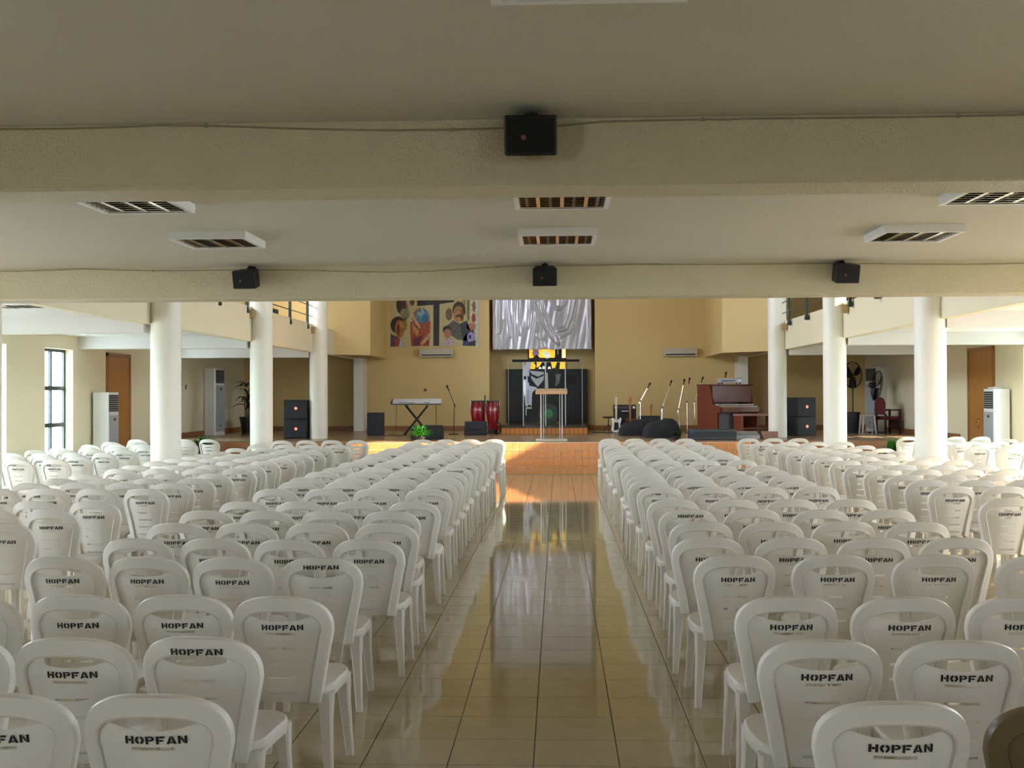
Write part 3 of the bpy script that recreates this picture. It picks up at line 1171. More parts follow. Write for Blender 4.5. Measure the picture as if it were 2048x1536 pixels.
prints(r, 'globe_and_robe', [(ell(760, 470, 185, 205), (172, 104, 74)), ([(540, 560), (700, 500), (960, 540), (950, 780), (930, 1050), (560, 1050), (540, 820)], (164, 74, 48)), (ell(790, 430, 130, 150), (88, 150, 184)), (ell(850, 490, 60, 90), (44, 112, 158)),
                             (ell(740, 390, 55, 40), (150, 190, 200)), ([(560, 560), (720, 740), (690, 860), (600, 750)], (192, 142, 74)), ([(740, 1000), (950, 770), (925, 900), (785, 1035)], (204, 164, 112)), ([(600, 900), (790, 850), (730, 1050), (600, 1050)], (112, 38, 62)),
                             ([(810, 1045), (925, 930), (925, 1045)], (152, 52, 42)), ([(640, 520), (690, 540), (760, 690), (720, 690)], (226, 186, 150)), ([(740, 240), (770, 240), (840, 400), (815, 400)], (214, 200, 180))], K, A, B0, -.001, .0006)
prints(r, 'cross_motif', [([(680, 100), (1450, 56), (1450, 150), (1145, 190), (1135, 1050), (1015, 1050), (1020, 205), (685, 228)], (36, 33, 31)), ([(1020, -500), (1145, -500), (1145, 70), (1020, 80)], (36, 33, 31))], K, A, B0, -.001, .0006)
prints(r, 'moustached_portrait', [([(1300, 640), (1430, 520), (1560, 600), (1700, 530), (1800, 700), (1760, 960), (1500, 920), (1380, 830)], (94, 90, 84)), ([(1560, 600), (1700, 540), (1780, 720), (1620, 900)], (58, 60, 62)), (ell(1545, 320, 135, 180), (62, 48, 38)), (ell(1535, 400, 108, 168), (184, 124, 80)),
                                  (ell(1610, 430, 40, 120), (128, 78, 50)), ([(1480, 430), (1550, 410), (1630, 450), (1620, 490), (1545, 450), (1485, 465)], (40, 30, 26)), (ell(1500, 320, 18, 9), (40, 30, 26)), (ell(1580, 325, 18, 9), (40, 30, 26))], K, A, B0, -.001, .0006)
prints(r, 'child_portrait', [([(1155, 1050), (1200, 930), (1340, 880), (1480, 950), (1450, 1050)], (194, 168, 168)), (ell(1300, 720, 90, 85), (54, 40, 34)), (ell(1310, 800, 78, 100), (176, 124, 92)), (ell(1280, 780, 10, 6), (50, 36, 30)), (ell(1335, 780, 10, 6), (50, 36, 30)), (ell(1310, 845, 20, 7), (140, 70, 60))], K, A, B0, -.001, .0006)
prints(r, 'edge_portraits', [([(1640, 780), (1850, 720), (1885, 1050), (1620, 1050)], (62, 66, 108)), (ell(1800, 660, 100, 75), (192, 114, 98)), (ell(1790, 880, 80, 120), (152, 142, 182)), (ell(1770, 870, 30, 40), (60, 60, 96)), (ell(1850, 480, 38, 95), (166, 52, 52)), (ell(1855, 250, 34, 110), (142, 88, 72)), ([(1740, 980), (1885, 940), (1885, 1055), (1730, 1055)], (52, 48, 56))], K, A, B0, -.001, .0006)

# satin curtain in the niche
rid = [([(225, -300), (225, 900)], .02, 1.2), ([(350, 0), (345, 420)], .03, 1.), ([(400, 0), (410, 400), (440, 720)], .03, 1.2), ([(510, -200), (505, 520), (510, 940)], .03, 1.3), ([(590, -200), (600, 400), (605, 680)], .03, 1.3),
       ([(740, -200), (730, 560)], .05, 1.0), ([(810, -200), (820, 400), (760, 940)], .07, .8), ([(950, -200), (985, 250), (1120, 580), (1250, 830)], .035, 1.5), ([(860, 180), (950, 450), (1100, 700), (1260, 860)], .035, 1.4),
       ([(1080, 30), (1210, 260), (1280, 270), (1360, 190), (1420, 20)], .03, 1.4), ([(1560, -200), (1530, 130), (1470, 400), (1390, 600), (1240, 640)], .03, 1.5), ([(1505, -200), (1420, 340), (1340, 560), (1230, 590)], .03, 1.4),
       ([(1740, -300), (1745, 940)], .02, 1.2), ([(240, 690), (290, 870), (330, 940)], .03, 1.2), ([(1500, 560), (1440, 650), (1290, 740)], .035, 1.2), ([(900, 690), (1030, 920)], .04, .9), ([(1270, 30), (1260, 200)], .03, 1.)]
NXG, NZG = 150, 170
CW, CHH, SC = 2.98, 3.4, 2.98 / 1660
verts = []


def segd(p, a, b):
    ax, ay = a
    dx, dy = b[0] - ax, b[1] - ay
    t = max(0, min(1, ((p[0] - ax) * dx + (p[1] - ay) * dy) / (dx * dx + dy * dy)))
    return math.hypot(p[0] - ax - t * dx, p[1] - ay - t * dy)


for j in range(NZG + 1):
    for i in range(NXG + 1):
        X = 145 + 1660 * i / NXG
        zz = CHH * j / NZG
        Y = 940 - zz / SC
        d = .02 * math.sin(X * .011 + .4) + .006 * math.sin(X * .05 + Y * .01)
        if Y > -420:
            for poly, wd, am in rid:
                m = min(segd((X, Y), poly[k], poly[k + 1]) for k in range(len(poly) - 1))
                m *= SC
                if m < wd * 3:
                    d += .026 * am * math.exp(-(m / wd) ** 2)
        verts.append((CW * (i / NXG - .5), -d, zz + (.012 * math.sin(X * .02) if j == 0 else 0)))
faces = [(j * (NXG + 1) + i, j * (NXG + 1) + i + 1, (j + 1) * (NXG + 1) + i + 1, (j + 1) * (NXG + 1) + i) for j in range(NZG) for i in range(NXG)]
me = bpy.data.meshes.new('cloth')
me.from_pydata(verts, [], faces)
me.materials.append(mat('silver_satin', (186, 182, 186), .28, metal=.34, spec=.65))
me.polygons.foreach_set('use_smooth', [True] * len(faces))
r = thing('satin_curtain', 'silver white satin curtain hanging in the niche above the stained glass', 'curtain', (-.475, YE + .18, 3.08))
o = link('cloth', me, r)
sm = o.modifiers.new('solid', 'SOLIDIFY')
sm.thickness = .004
bm = new()
tube(bm, [(-1.56, .02, 3.42), (1.56, .02, 3.42)], .025, 10)
obj('curtain_rod', bm, M_BLACKM, r)

# stained glass in the niche wall
r = thing('stained_glass', 'yellow stained glass with dark leading and a pale robed figure', 'stained glass', (0, YE + .735, 0))
S2 = 34.9 / 2280 / 6.983


def G(poly):
    return [(x, y) for x, y in poly]


ox = 970 * 0
# zoom-free measures: metres from the niche axis
SG_X, SG_Z = -.36, 2.45
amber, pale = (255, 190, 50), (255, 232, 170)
emitd = {amber: .5, pale: .45, (186, 182, 196): .12, (214, 226, 130): .4, (250, 250, 240): .25, (150, 128, 160): .2}  # emission stands in for daylight coming through the glass
sg = thing
sub = [([(580, 100), (1120, 100), (1120, 445), (580, 445)], (18, 16, 14)), ([(598, 100), (690, 100), (690, 250), (598, 255)], amber), ([(720, 100), (960, 100), (960, 250), (720, 250)], amber), ([(1055, 100), (1110, 100), (1110, 255), (1055, 255)], pale),
       ([(600, 305), (660, 305), (690, 360), (670, 430), (600, 430)], amber), ([(705, 310), (780, 310), (740, 370), (700, 390)], amber), ([(1030, 305), (1105, 305), (1105, 430), (1020, 430)], amber), ([(900, 305), (990, 305), (960, 390), (920, 400)], amber),
       (ell(690, 185, 48, 62), (150, 128, 160)), ([(640, 262), (700, 205), (765, 262)], (18, 16, 14)), (ell(815, 185, 45, 45), (214, 226, 130)), (ell(850, 215, 38, 52), (250, 250, 240)), ([(950, 262), (985, 140), (1050, 140), (1056, 262)], (18, 16, 14)), (ell(1000, 170, 12, 40), (200, 205, 205)),
       ([(790, 300), (860, 300), (835, 400)], (90, 100, 96)), (ell(750, 405, 20, 30), (250, 250, 240)), (ell(800, 400, 20, 36), (250, 250, 240)), (ell(880, 405, 22, 34), (250, 250, 240)), (ell(985, 425, 14, 16), (250, 250, 240)), ([(585, 255), (1115, 255), (1115, 262), (585, 262)], (18, 16, 14))]
SGO = 855
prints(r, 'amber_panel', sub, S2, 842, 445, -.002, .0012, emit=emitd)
o = r.children[-1] if len(r.children) else None
for c in r.children:
    c.location = (-.345, 0, 2.42)

# dark panel leaning before the niche wall, with the robe's lower pieces on it
r = thing('dark_screen', 'black panel with the pale robe of the figure, behind the acrylic screen', 'screen', (-.345, YE + .60, ST + .19))
bm = new()
box(bm, -1.24, 1.24, 0, .05, 0, 1.65, .01)
obj('board', bm, mat('board_black', (11, 10, 10), .5), r)
W = (226, 222, 234)
prints(r, 'robe_pieces', [([(600, 275), (640, 290), (605, 420), (595, 560), (600, 640), (710, 665), (640, 740), (630, 925), (545, 925), (515, 640), (505, 470), (515, 380)], W), ([(600, 430), (805, 450), (800, 560), (720, 655), (640, 570)], (206, 206, 208)),
                          ([(590, 420), (640, 480), (720, 515), (805, 475), (795, 505), (700, 545), (615, 495)], (18, 16, 14)), ([(575, 500), (620, 530), (715, 662), (640, 640), (580, 590)], (18, 16, 14)), (ell(540, 530, 20, 27), (18, 16, 14)), (ell(600, 920, 20, 15), (18, 16, 14)),
                          ([(550, 938), (632, 938), (632, 962), (550, 962)], (205, 203, 208)), ([(545, 962), (565, 962), (560, 1060), (548, 1060)], (190, 190, 196)), ([(832, 460), (858, 460), (866, 680), (832, 680)], (190, 192, 194)), ([(970, 480), (1040, 480), (1015, 600), (962, 655)], (120, 124, 130)),
                          ([(540, 690), (556, 690), (560, 900), (548, 900)], (214, 212, 216)), ([(575, 700), (586, 700), (590, 900), (578, 900)], (150, 148, 160))], S2, 842, 445, -.002, .0012)
r.children[-1].location = (0, 0, 2.42 - ST - .19)


def split_ac(x0, x1, z0, z1, label):
    r = thing('wall_air_conditioner', label, 'air conditioner', ((x0 + x1) / 2, YE, z0), group='slim air conditioners on the back wall')
    w, h = x1 - x0, z1 - z0
    bm = new()
    zprism(bm, [(-w / 2, -.19), (w / 2, -.19), (w / 2, -.002), (-w / 2, -.002)], .07, h)
    prism(bm, [(-w / 2, 0), (w / 2, 0), (w / 2, .07), (-w / 2, .07)], -.14, -.002)
    obj('body', bm, mat('unit_beige', (188, 180, 158), .4), r, smooth=False)
    bm = new()
    box(bm, -w / 2 + .06, w / 2 - .06, -.145, -.13, .03, .066)
    obj('air_outlet', bm, M_DARK, r, smooth=False)
    bm = new()
    box(bm, -w / 2 + .05, w / 2 - .05, -.2, -.15, .072, .08)
    obj('flap', bm, M_WHITE, r, smooth=False)


split_ac(-4.15, -3.13, 2.87, 3.11, 'slim air conditioner on the yellow wall below the poster')
split_ac(3.14, 4.14, 2.85, 3.09, 'slim air conditioner on the yellow wall above the microphones')
bm = new()
box(bm, -4.04, -3.96, YE - .012, YE, 1.83, 1.91, .003)
box(bm, -4.015, -3.985, YE - .016, YE - .012, 1.845, 1.895)
tag(obj('wall_switch', bm, mat('switch_grey', (90, 88, 84), .5)), 'small grey wall switch above the keyboard', 'switch')


def floor_ac(loc, rz, label, d=.31, w=.58, h=1.8, name='floor_air_conditioner'):
    """front looks along local -y"""
    r = thing(name, label, 'air conditioner', loc, rz, 'floor standing air conditioners')
    bm = new()
    zprism(bm, [(-w / 2, -d / 2 + .03), (-w / 2 + .03, -d / 2), (w / 2 - .03, -d / 2), (w / 2, -d / 2 + .03), (w / 2, d / 2), (-w / 2, d / 2)], 0, h)
    obj('cabinet', bm, M_ACW, r, smooth=False)
    bm = new()
    box(bm, -w / 2 + .04, w / 2 - .04, -d / 2 - .012, -d / 2, .1, h * .74, .004)
    obj('front_panel', bm, M_ACG, r)
    bm = new()
    box(bm, -w / 2 + .05, w / 2 - .05, -d / 2 - .006, -d / 2, h * .78, h * .97)
    g = obj('outlet_grille', bm, M_DARK, r, smooth=False)
    for k in range(7):
        bm = new()
        z = h * .795 + k * h * .025
        box(bm, -w / 2 + .06, w / 2 - .06, -d / 2 - .016, -d / 2 - .004, z, z + .012)
        obj('louvre', bm, M_ACG, g, smooth=False)
    bm = new()
    lathe(bm, [(0, 0), (.05, .002), (.055, .008), (0, .01)], 14, Matrix.Translation((.02, -d / 2 - .012, h * .69)) @ Matrix.Rotation(R(90), 4, 'X') @ Matrix.Diagonal((1, .55, 1, 1)))
    obj('badge', bm, M_DARK, r)
    bm = new()
    box(bm, -.06, .06, -d / 2 - .016, -d / 2 - .01, .24, .27, .002)
    obj('logo_plate', bm, M_DARK, r)
    return r


floor_ac((-9.29, 23.1, 0), R(90), 'floor standing white air conditioner before the brown door, conga side')
floor_ac((8.9, 23.55, 0), R(-90), 'floor standing white air conditioner before the brown door, organ side')
floor_ac((-9.28, 30.5, ST), R(80), 'floor standing white air conditioner on the stage beside the potted palm')
floor_ac((8.86, 32.2, ST), R(-72), 'floor standing white air conditioner on the stage behind the pedestal fan')
bm = new()
box(bm, -.12, .12, -.09, .09, 0, .035, .01)
box(bm, -.02, .02, -.06, .06, .03, .045, .004)
tag(obj('remote_holder', bm, M_WHITE, loc=(8.9, 23.6, 1.8)), 'small white box on top of the organ side air conditioner', 'box')

# ================================================================== ON THE STAGE
# tiled platform in front of the niche
PF0, PF1, PFY = -1.50, .78, 30.2
r = thing('tiled_platform', 'low platform with upright brown tiles on its face, in the niche', 'platform', (0, 0, ST))
bm = new()
box(bm, PF0, PF1, PFY, YE + .7, 0, .175)
obj('body', bm, mat('platform_grout', (98, 62, 30), .7), r, smooth=False)
bm = new()
box(bm, -.055, .055, -.012, .006, .006, .17, .004)
pm = [mesh_of('tile', bm, mat('platform_tile', (186, 118, 54), .35, noise=.12, nscale=5))]
for k in range(19):
    link('tile', pm[0], r, (PF0 + .06 + k * .12, PFY, 0))
bm = new()
box(bm, PF0, PF1, PFY - .01, YE + .7, .175, .19)
obj('top', bm, mat('platform_top', (70, 56, 42), .4), r, smooth=False)
PT = ST + .19

# acrylic drum screen
M_ACR = clear('clear_acrylic', (246, 250, 250), .05)
M_EDGE = mat('acrylic_edge', (205, 205, 196), .15, spec=.8)
r = thing('acrylic_screen', 'tall clear acrylic screen of hinged sheets standing on the tiled platform', 'screen', (-.345, 31.6, PT))
pts = [(-1.06, .5), (-.62, 0), (.0, -.015), (.55, 0), (1.03, .5)]
HT = 1.78
for k in range(4):
    a, b = Vector(pts[k]), Vector(pts[k + 1])
    d = (b - a)
    L = d.length
    rot = math.atan2(d.y, d.x)
    mt = Matrix.Translation((a.x, a.y, 0)) @ Matrix.Rotation(rot, 4, 'Z')
    bm = new()
    box(bm, .012, L - .012, -.004, .004, .01, HT - .01, mtx=mt)
    sh = obj('sheet', bm, M_ACR, r, smooth=False)
    bm = new()
    for x in (0.002, L - .014):
        box(bm, x, x + .012, -.005, .005, 0, HT, mtx=mt)
    box(bm, 0, L, -.005, .005, HT - .012, HT, mtx=mt)
    obj('sheet_edge', bm, M_EDGE, sh, smooth=False)
bm = new()
tube(bm, [(-.92, 0, 0), (.94, 0, 0)], .036, 10)
o = obj('top_bar', bm, M_BLACKM, r, loc=(0, 0, HT + .03))
o['label'] = 'long black bar across the top of the screen'
for sx in (-.75, .75):
    pass
# drum behind the screen
r = thing('bass_drum', 'dim greenish round drum head behind the acrylic screen', 'drum', (-.28, 33.0, PT))
mt = Matrix.Translation((0, 0, .32)) @ Matrix.Rotation(R(90), 4, 'X')
bm = new()
lathe(bm, [(.28, -.18), (.285, -.17), (.285, .17), (.28, .18)], 28, mt)
obj('shell', bm, mat('drum_shell', (52, 56, 58), .3), r)
bm = new()
lathe(bm, [(.01, .186), (.265, .186), (.27, .182)], 28, mt, cap=True)
obj('drum_head', bm, mat('drum_head', (58, 66, 62), .4), r)
bm = new()
lathe(bm, [(.01, .19), (.13, .19), (.135, .187)], 24, mt)
obj('drum_emblem', bm, mat('drum_green', (66, 140, 70), .4), r)
bm = new()
for s in (-1, 1):
    tube(bm, [(s * .2, -.1, .12), (s * .33, -.2, 0.008)], .008)
obj('spur', bm, M_CHROME, r)

# acrylic lectern
r = thing('lectern', 'clear acrylic lectern with a wooden top at the front of the stage', 'lectern', (-.15, 26.0, ST))
M_LW = wood('lectern_wood', (176, 140, 100), (205, 172, 132), .4, (4, 30, 30))
bm = new()
mt = Matrix.Translation((0, 0, 1.12)) @ Matrix.Rotation(R(12), 4, 'X')
box(bm, -.36, .36, -.24, .24, .0, .03, .004, mtx=mt)
box(bm, -.36, .36, -.25, -.235, 0, .07, .004, mtx=mt)
obj('reading_top', bm, M_LW, r)
for sx in (-.24, .24):
    bm = new()
    box(bm, sx - .008, sx + .008, -.2, .2, .05, 1.12)
    c = obj('side_sheet', bm, M_ACR, r, smooth=False)
    bm = new()
    for y in (-.205, .197):
        box(bm, sx - .01, sx + .01, y, y + .01, .05, 1.12)
    obj('sheet_edge', bm, M_EDGE, c, smooth=False)
bm = new()
box(bm, -.19, .19, -.03, -.02, .05, 1.1)
c = obj('front_sheet', bm, M_ACR, r, smooth=False)
bm = new()
for x in (-.19, .18):
    box(bm, x, x + .012, -.033, -.017, .05, 1.1)
obj('sheet_edge', bm, M_EDGE, c, smooth=False)
bm = new()
box(bm, -.36, .36, -.25, .25, 0, .05, .01)
obj('base', bm, mat('lectern_base', (196, 182, 162), .35), r)
bm = new()
tube(bm, [(.16, .1, 1.15), (.14, .06, 1.3), (.08, -.02, 1.48)], .006, 6)
tube(bm, [(.08, -.02, 1.48), (.07, -.035, 1.52)], .014, 8)
obj('gooseneck_microphone', bm, M_BLACKM, r)


# ---- boxes with grilles
def cabinet(name, loc, w, d, h, rz, label, badges=(), parts=1, group=None, mtl=None):
    r = thing(name, label, 'loudspeaker', loc, rz, group)
    bm = new()
    box(bm, -w / 2, w / 2, -d / 2, d / 2, 0, h, .015)
    obj('cabinet', bm, mtl or M_BLACK, r)
    g = None
    hh = h / parts
    for k in range(parts):
        bm = new()
        box(bm, -w / 2 + .03, w / 2 - .03, -d / 2 - .012, -d / 2 + .002, k * hh + .03, (k + 1) * hh - .03, .008)
        g = obj('grille', bm, mat('speaker_grille', (30, 34, 38), .7, bump=.4, bscale=250), r)
    for bx_, bz in badges:
        bm = new()
        lathe(bm, [(.0, 0), (.033, .002), (.036, .006), (.025, .012), (0, .014)], 16, Matrix.Translation((bx_, -d / 2 - .012, bz)) @ Matrix.Rotation(R(90), 4, 'X'))
        obj('badge', bm, M_RED, r)
    return r


cabinet('stage_speaker', (-6.46, 28.05, ST), .58, .5, .475, 0, 'lower black loudspeaker of the stack beside the conga side column', [(.02, .24)], group='stacked stage loudspeakers')
cabinet('stage_speaker', (-6.46, 28.05, ST + .475), .58, .5, .475, 0, 'upper black loudspeaker of the stack beside the conga side column', [(.02, .27)], group='stacked stage loudspeakers')
cabinet('stage_speaker', (6.12, 29.05, ST), .56, .52, .48, R(18), 'lower black loudspeaker of the stack beyond the organ side column', [(.02, .24)], group='stacked stage loudspeakers')
cabinet('stage_speaker', (6.12, 29.05, ST + .48), .56, .52, .48, R(18), 'upper black loudspeaker of the stack beyond the organ side column', [(.02, .25)], group='stacked stage loudspeakers')
cabinet('keyboard_amplifier', (-4.82, 30.0, ST), .41, .36, .60, 0, 'upright charcoal speaker cabinet beside the keyboard', mtl=mat('charcoal', (42, 42, 44), .7))


def wedge(loc, w, d, h, rz, label, mtl=None):
    r = thing('floor_monitor', label, 'monitor speaker', loc, rz, 'black floor monitors on the stage')
    bm = new()
    prof = [(-d / 2, 0), (d / 2, 0), (d / 2, h * .45), (d * .28, h), (-d * .12, h), (-d / 2, h * .42)]
    rot = Matrix.Rotation(R(90), 4, 'Z')
    prism(bm, prof, -w / 2, w / 2, mtx=rot)
    bmesh.ops.bevel(bm, geom=bm.edges[:], offset=.012, segments=1, affect='EDGES')
    obj('cabinet', bm, mtl or M_BLACK, r)
    bm = new()
    a, b = Vector((-d / 2 + .0, h * .44)), Vector((-d * .13, h * .98))
    n = Vector((-(b - a).y, (b - a).x)).normalized() * .012
    prism(bm, [tuple(a + n * .2), tuple(b + n * .2), tuple(b + n), tuple(a + n)], -w / 2 + .03, w / 2 - .03, mtx=rot)
    obj('grille', bm, mat('speaker_grille', (30, 34, 38), .7), r, smooth=False)
    return r


wedge((-2.17, 30.0, ST), .58, .44, .36, 0, 'black floor monitor in front of the red congas')
wedge((-3.14, 27.35, ST), .74, .5, .33, R(180), 'black floor monitor behind the green fern')


def covered(loc, w, d, h, rz, seed, label):
    """monitor under a black cloth cover"""
    q = random.Random(seed)
    r = thing('covered_monitor', label, 'covered speaker', loc, rz, 'floor monitors under black cloth')
    bm = new()
    K = 22
    rings = []
    for f, s in ((0, 1.0), (.25, 1.02), (.55, .95), (.85, .80), (1.0, .6), (1.03, .2)):
        ring = []
        for j in range(K):
            a = 2 * math.pi * j / K
            ca, sa = math.cos(a), math.sin(a)
            n = 1 + .06 * math.sin(5 * a + seed) * (1 - f * .6) + q.uniform(-.03, .03)
            ring.append((w / 2 * math.copysign(abs(ca) ** .7, ca) * s * n, d / 2 * math.copysign(abs(sa) ** .7, sa) * s * n, max(0, h * f * (1 + .12 * ca * (f > .4)))))
        rings.append(ring)
    ring_tube(bm, rings)
    obj('cloth_cover', bm, mat('black_cloth', (24, 25, 27), .8, bump=.3, bscale=40), r)


covered((1.95, 29.4, ST), .8, .55, .37, 0, 1, 'rounded black cloth covered monitor beside the white guitar')
covered((2.52, 28.1, ST), .92, .6, .41, R(8), 2, 'long black cloth covered monitor in front of the microphone stands')
# dark amplifier behind
cabinet('small_amplifier', (2.45, 30.8, ST), .56, .3, .48, 0, 'small black amplifier behind the cloth covered monitors')

# guitar amplifier
r = thing('guitar_amplifier', 'black guitar amplifier with two round white corners behind the guitars', 'amplifier', (1.9, 32.7, ST))
bm = new()
box(bm, -.32, .32, -.15, .15, 0, .76, .015)
obj('cabinet', bm, M_BLACK, r)
bm = new()
box(bm, -.27, .27, -.158, -.148, .08, .6, .005)
obj('grille', bm, mat('amp_grille', (26, 26, 28), .8), r)
bm = new()
box(bm, -.2, .2, -.16, -.15, .645, .715, .004)
obj('control_panel', bm, mat('amp_panel', (62, 62, 62), .4), r)
for sx in (-.255, .255):
    bm = new()
    lathe(bm, [(0, 0), (.04, .002), (.04, .008), (0, .01)], 16, Matrix.Translation((sx, -.15, .685)) @ Matrix.Rotation(R(90), 4, 'X'))
    obj('corner_knob', bm, M_WHITE, r)
bm = new()
box(bm, -.1, .1, -.164, -.158, .57, .59)
obj('name_plate', bm, M_WHITE, r, smooth=False)

# stool beside it
r = thing('drum_stool', 'small black round stool beside the guitar amplifier', 'stool', (1.42, 32.3, ST))
bm = new()
lathe(bm, [(.02, .38), (.16, .385), (.165, .41), (.15, .43), (.02, .435)], 22)
obj('seat', bm, M_BLACK, r)
bm = new()
tube(bm, [(0, 0, .14), (0, 0, .39)], .014)
obj('post', bm, M_BLACKM, r)
for k in range(3):
    a = 2 * math.pi * k / 3 + .4
    bm = new()
    tube(bm, [(0, 0, .22), (.17 * math.cos(a), .17 * math.sin(a), .008)], .009)
    obj('leg', bm, M_BLACKM, r)


def guitar(loc, rx, rz, bodyc, neckc, label, white=False):
    r = thing('electric_guitar', label, 'guitar', loc, 0, 'guitars on the organ side of the stage')
    mt = Matrix.Rotation(rz, 4, 'Z') @ Matrix.Rotation(rx, 4, 'X')
    L = [(-.02, 0), (.09, .01), (.14, .08), (.13, .17), (.1, .23), (.13, .30), (.145, .38), (.115, .43), (.085, .39), (.06, .36), (.02, .35), (-.03, .36), (-.06, .40), (-.10, .42), (-.135, .37), (-.12, .29), (-.10, .22), (-.135, .15), (-.14, .07), (-.09, .01)]
    bm = new()
    prism(bm, L, -.02, .02, mtx=mt)
    bmesh.ops.bevel(bm, geom=bm.edges[:], offset=.006, segments=1, affect='EDGES')
    b = obj('body', bm, bodyc, r)
    bm = new()
    prism(bm, [(-.07, .06), (.07, .09), (.06, .28), (-.05, .3)], -.025, -.0205, mtx=mt)
    obj('scratchplate', bm, M_BLACK if white else M_WHITE, b, smooth=False)
    bm = new()
    box(bm, -.026, .026, -.03, -.008, .28, .82, .003, mtx=mt)
    obj('neck', bm, neckc, r)
    bm = new()
    prism(bm, [(-.03, .82), (.03, .82), (.045, .86), (.05, .98), (.0, 1.0), (-.04, .9)], -.028, -.01, mtx=mt)
    obj('headstock', bm, neckc, r, smooth=False)
    bm = new()
    for s in (-1, 1):
        tube(bm, [(s * .12, .18, .008), (s * .1, .02, .1), (0, .03, .2), (0, .05, .32)], .008)
    obj('stand', bm, M_BLACKM, r)
    return r


M_NECKP = wood('neck_pale', (190, 170, 140), (214, 196, 168), .4, (20, 20, 3))
M_NECKO = wood('neck_orange', (150, 88, 40), (180, 110, 54), .4, (20, 20, 3))
guitar((1.6, 31.5, ST), R(-7), R(0), mat('guitar_white', (228, 228, 224), .2, coat=.6), M_NECKP, 'white electric guitar leaning on a stand before the amplifier', True)
guitar((2.0, 31.75, ST), R(-7), R(0), mat('guitar_brown', (92, 44, 26), .25, coat=.6), M_NECKO, 'brown guitar with orange neck in front of the amplifier')
g = guitar((2.6, 31.95, ST - 0.0), R(-9), R(0), mat('guitar_dark', (44, 34, 28), .25, coat=.6), M_NECKO, 'dark guitar half hidden behind the small amplifier')
g.scale = (.8, .8, .8)


def mic_stand(loc, joint, tip, label, black=False):
    """joint and tip are relative to the base"""
    r = thing('microphone_stand', label, 'microphone stand', loc, group='microphone stands on the stage')
    m = M_BLACKM if black else M_CHROME
    j, t = Vector(joint), Vector(tip)
    bm = new()
    if black:
        lathe(bm, [(.02, .03), (.13, .022), (.14, .0)], 20)
    else:
        for k in range(3):
            a = 2 * math.pi * k / 3 + .5
            tube(bm, [(0, 0, .12), (.26 * math.cos(a), .26 * math.sin(a), .008)], .008, 6)
    obj('base', bm, M_BLACKM, r)
    bm = new()
    tube(bm, [(0, 0, .02), (j.x * .5, j.y * .5, j.z * .55), j], [.012, .011, .009], 8)
    obj('pole', bm, m, r)
    bm = new()
    tube(bm, [j - (t - j) * .18, t], .0085, 8)
    obj('boom', bm, m, r)
    bm = new()
    bmesh.ops.create_icosphere(bm, subdivisions=2, radius=.024, matrix=Matrix.Translation(j))
    obj('clutch', bm, M_BLACKM, r)
    d = (t - j).normalized()
    bm = new()
    tube(bm, [t - d * .04, t + d * .06, t + d * .075, t + d * .12, t + d * .13], [.014, .017, .028, .03, .012], 10)
    obj('microphone', bm, M_BLACKM, r)
    return r


mic_stand((-2.78, 30.3, ST), (.02, 0, .80), (-.14, 0, 1.20), 'thin microphone stand between keyboard and congas', True)
labs = ['first microphone stand beside the guitar amplifier, leaning right', 'second microphone stand, with a bright slanting boom', 'third microphone stand, with a bright slanting boom', 'fourth microphone stand, nearly upright, before the organ', 'fifth microphone stand, partly behind the organ edge', 'sixth microphone stand, standing behind the organ, only its tip showing']
for (tp, jn, bs), lab in zip([((2.38, 1.97), (2.18, 1.54), (2.17, 30.3)), ((2.92, 2.02), (2.72, 1.37), (2.69, 29.9)), ((3.27, 2.05), (3.14, 1.33), (3.18, 29.9)), ((3.48, 2.09), (3.43, 1.51), (3.43, 30.5)), ((3.95, 2.13), (3.76, 1.52), (3.76, 31.6)), ((4.62, 2.26), (4.55, 1.6), (4.55, 31.7))], labs):
    mic_stand((bs[0], bs[1], ST), (jn[0] - bs[0], 0, jn[1] - ST), (tp[0] - bs[0], -.05, tp[1] - ST - .06), lab)

# keyboard on its stand
r = thing('keyboard', 'long silver grey keyboard resting on the black cross stand', 'keyboard', (-3.78, 30.4, ST + .84), R(2))
bm = new()
mt = Matrix.Rotation(R(14), 4, 'X')
box(bm, -.63, .66, -.16, .16, .0, .09, .012, mtx=mt)
obj('case', bm, mat('keyboard_silver', (206, 204, 200), .4), r)
bm = new()
box(bm, -.69, -.63, -.15, .15, .0, .08, .01, mtx=mt)
obj('end_cheek', bm, mat('keyboard_dark', (70, 66, 60), .4), r)
bm = new()
box(bm, -.63, .66, -.166, -.158, .0, .028, .0, mtx=mt)
obj('keybed', bm, mat('keyboard_dark', (70, 66, 60), .4), r, smooth=False)
for x, w in ((-.45, .2), (-.24, .2), (.2, .16)):
    bm = new()
    box(bm, x, x + w, -.164, -.158, .045, .07, mtx=mt)
    obj('label_strip', bm, mat('keyboard_print', (130, 132, 140), .5), r, smooth=False)
r = thing('keyboard_stand', 'black X shaped stand under the silver keyboard', 'stand', (-3.78, 30.4, ST))
for yy in (-.12, .12):
    for s in (-1, 1):
        bm = new()
        tube(bm, [(s * .32, yy, .02), (-s * .28, yy, .76)], .017, 8)
        obj('brace', bm, M_BLACKM, r)
for x in (-.28, .28):
    bm = new()
    tube(bm, [(x, -.2, .775), (x, .2, .775)], .02, 8)
    obj('support_arm', bm, M_BLACKM, r)
for x in (-.32, .32):
    bm = new()
    tube(bm, [(x, -.25, .02), (x, .25, .02)], .018, 8)
    obj('foot', bm, M_BLACKM, r)
bm = new()
lathe(bm, [(.03, -.14), (.035, -.13), (.035, .13), (.03, .14)], 12, Matrix.Translation((0.02, 0, .39)) @ Matrix.Rotation(R(90), 4, 'X'))
obj('pivot', bm, M_BLACKM, r)
bm = new()
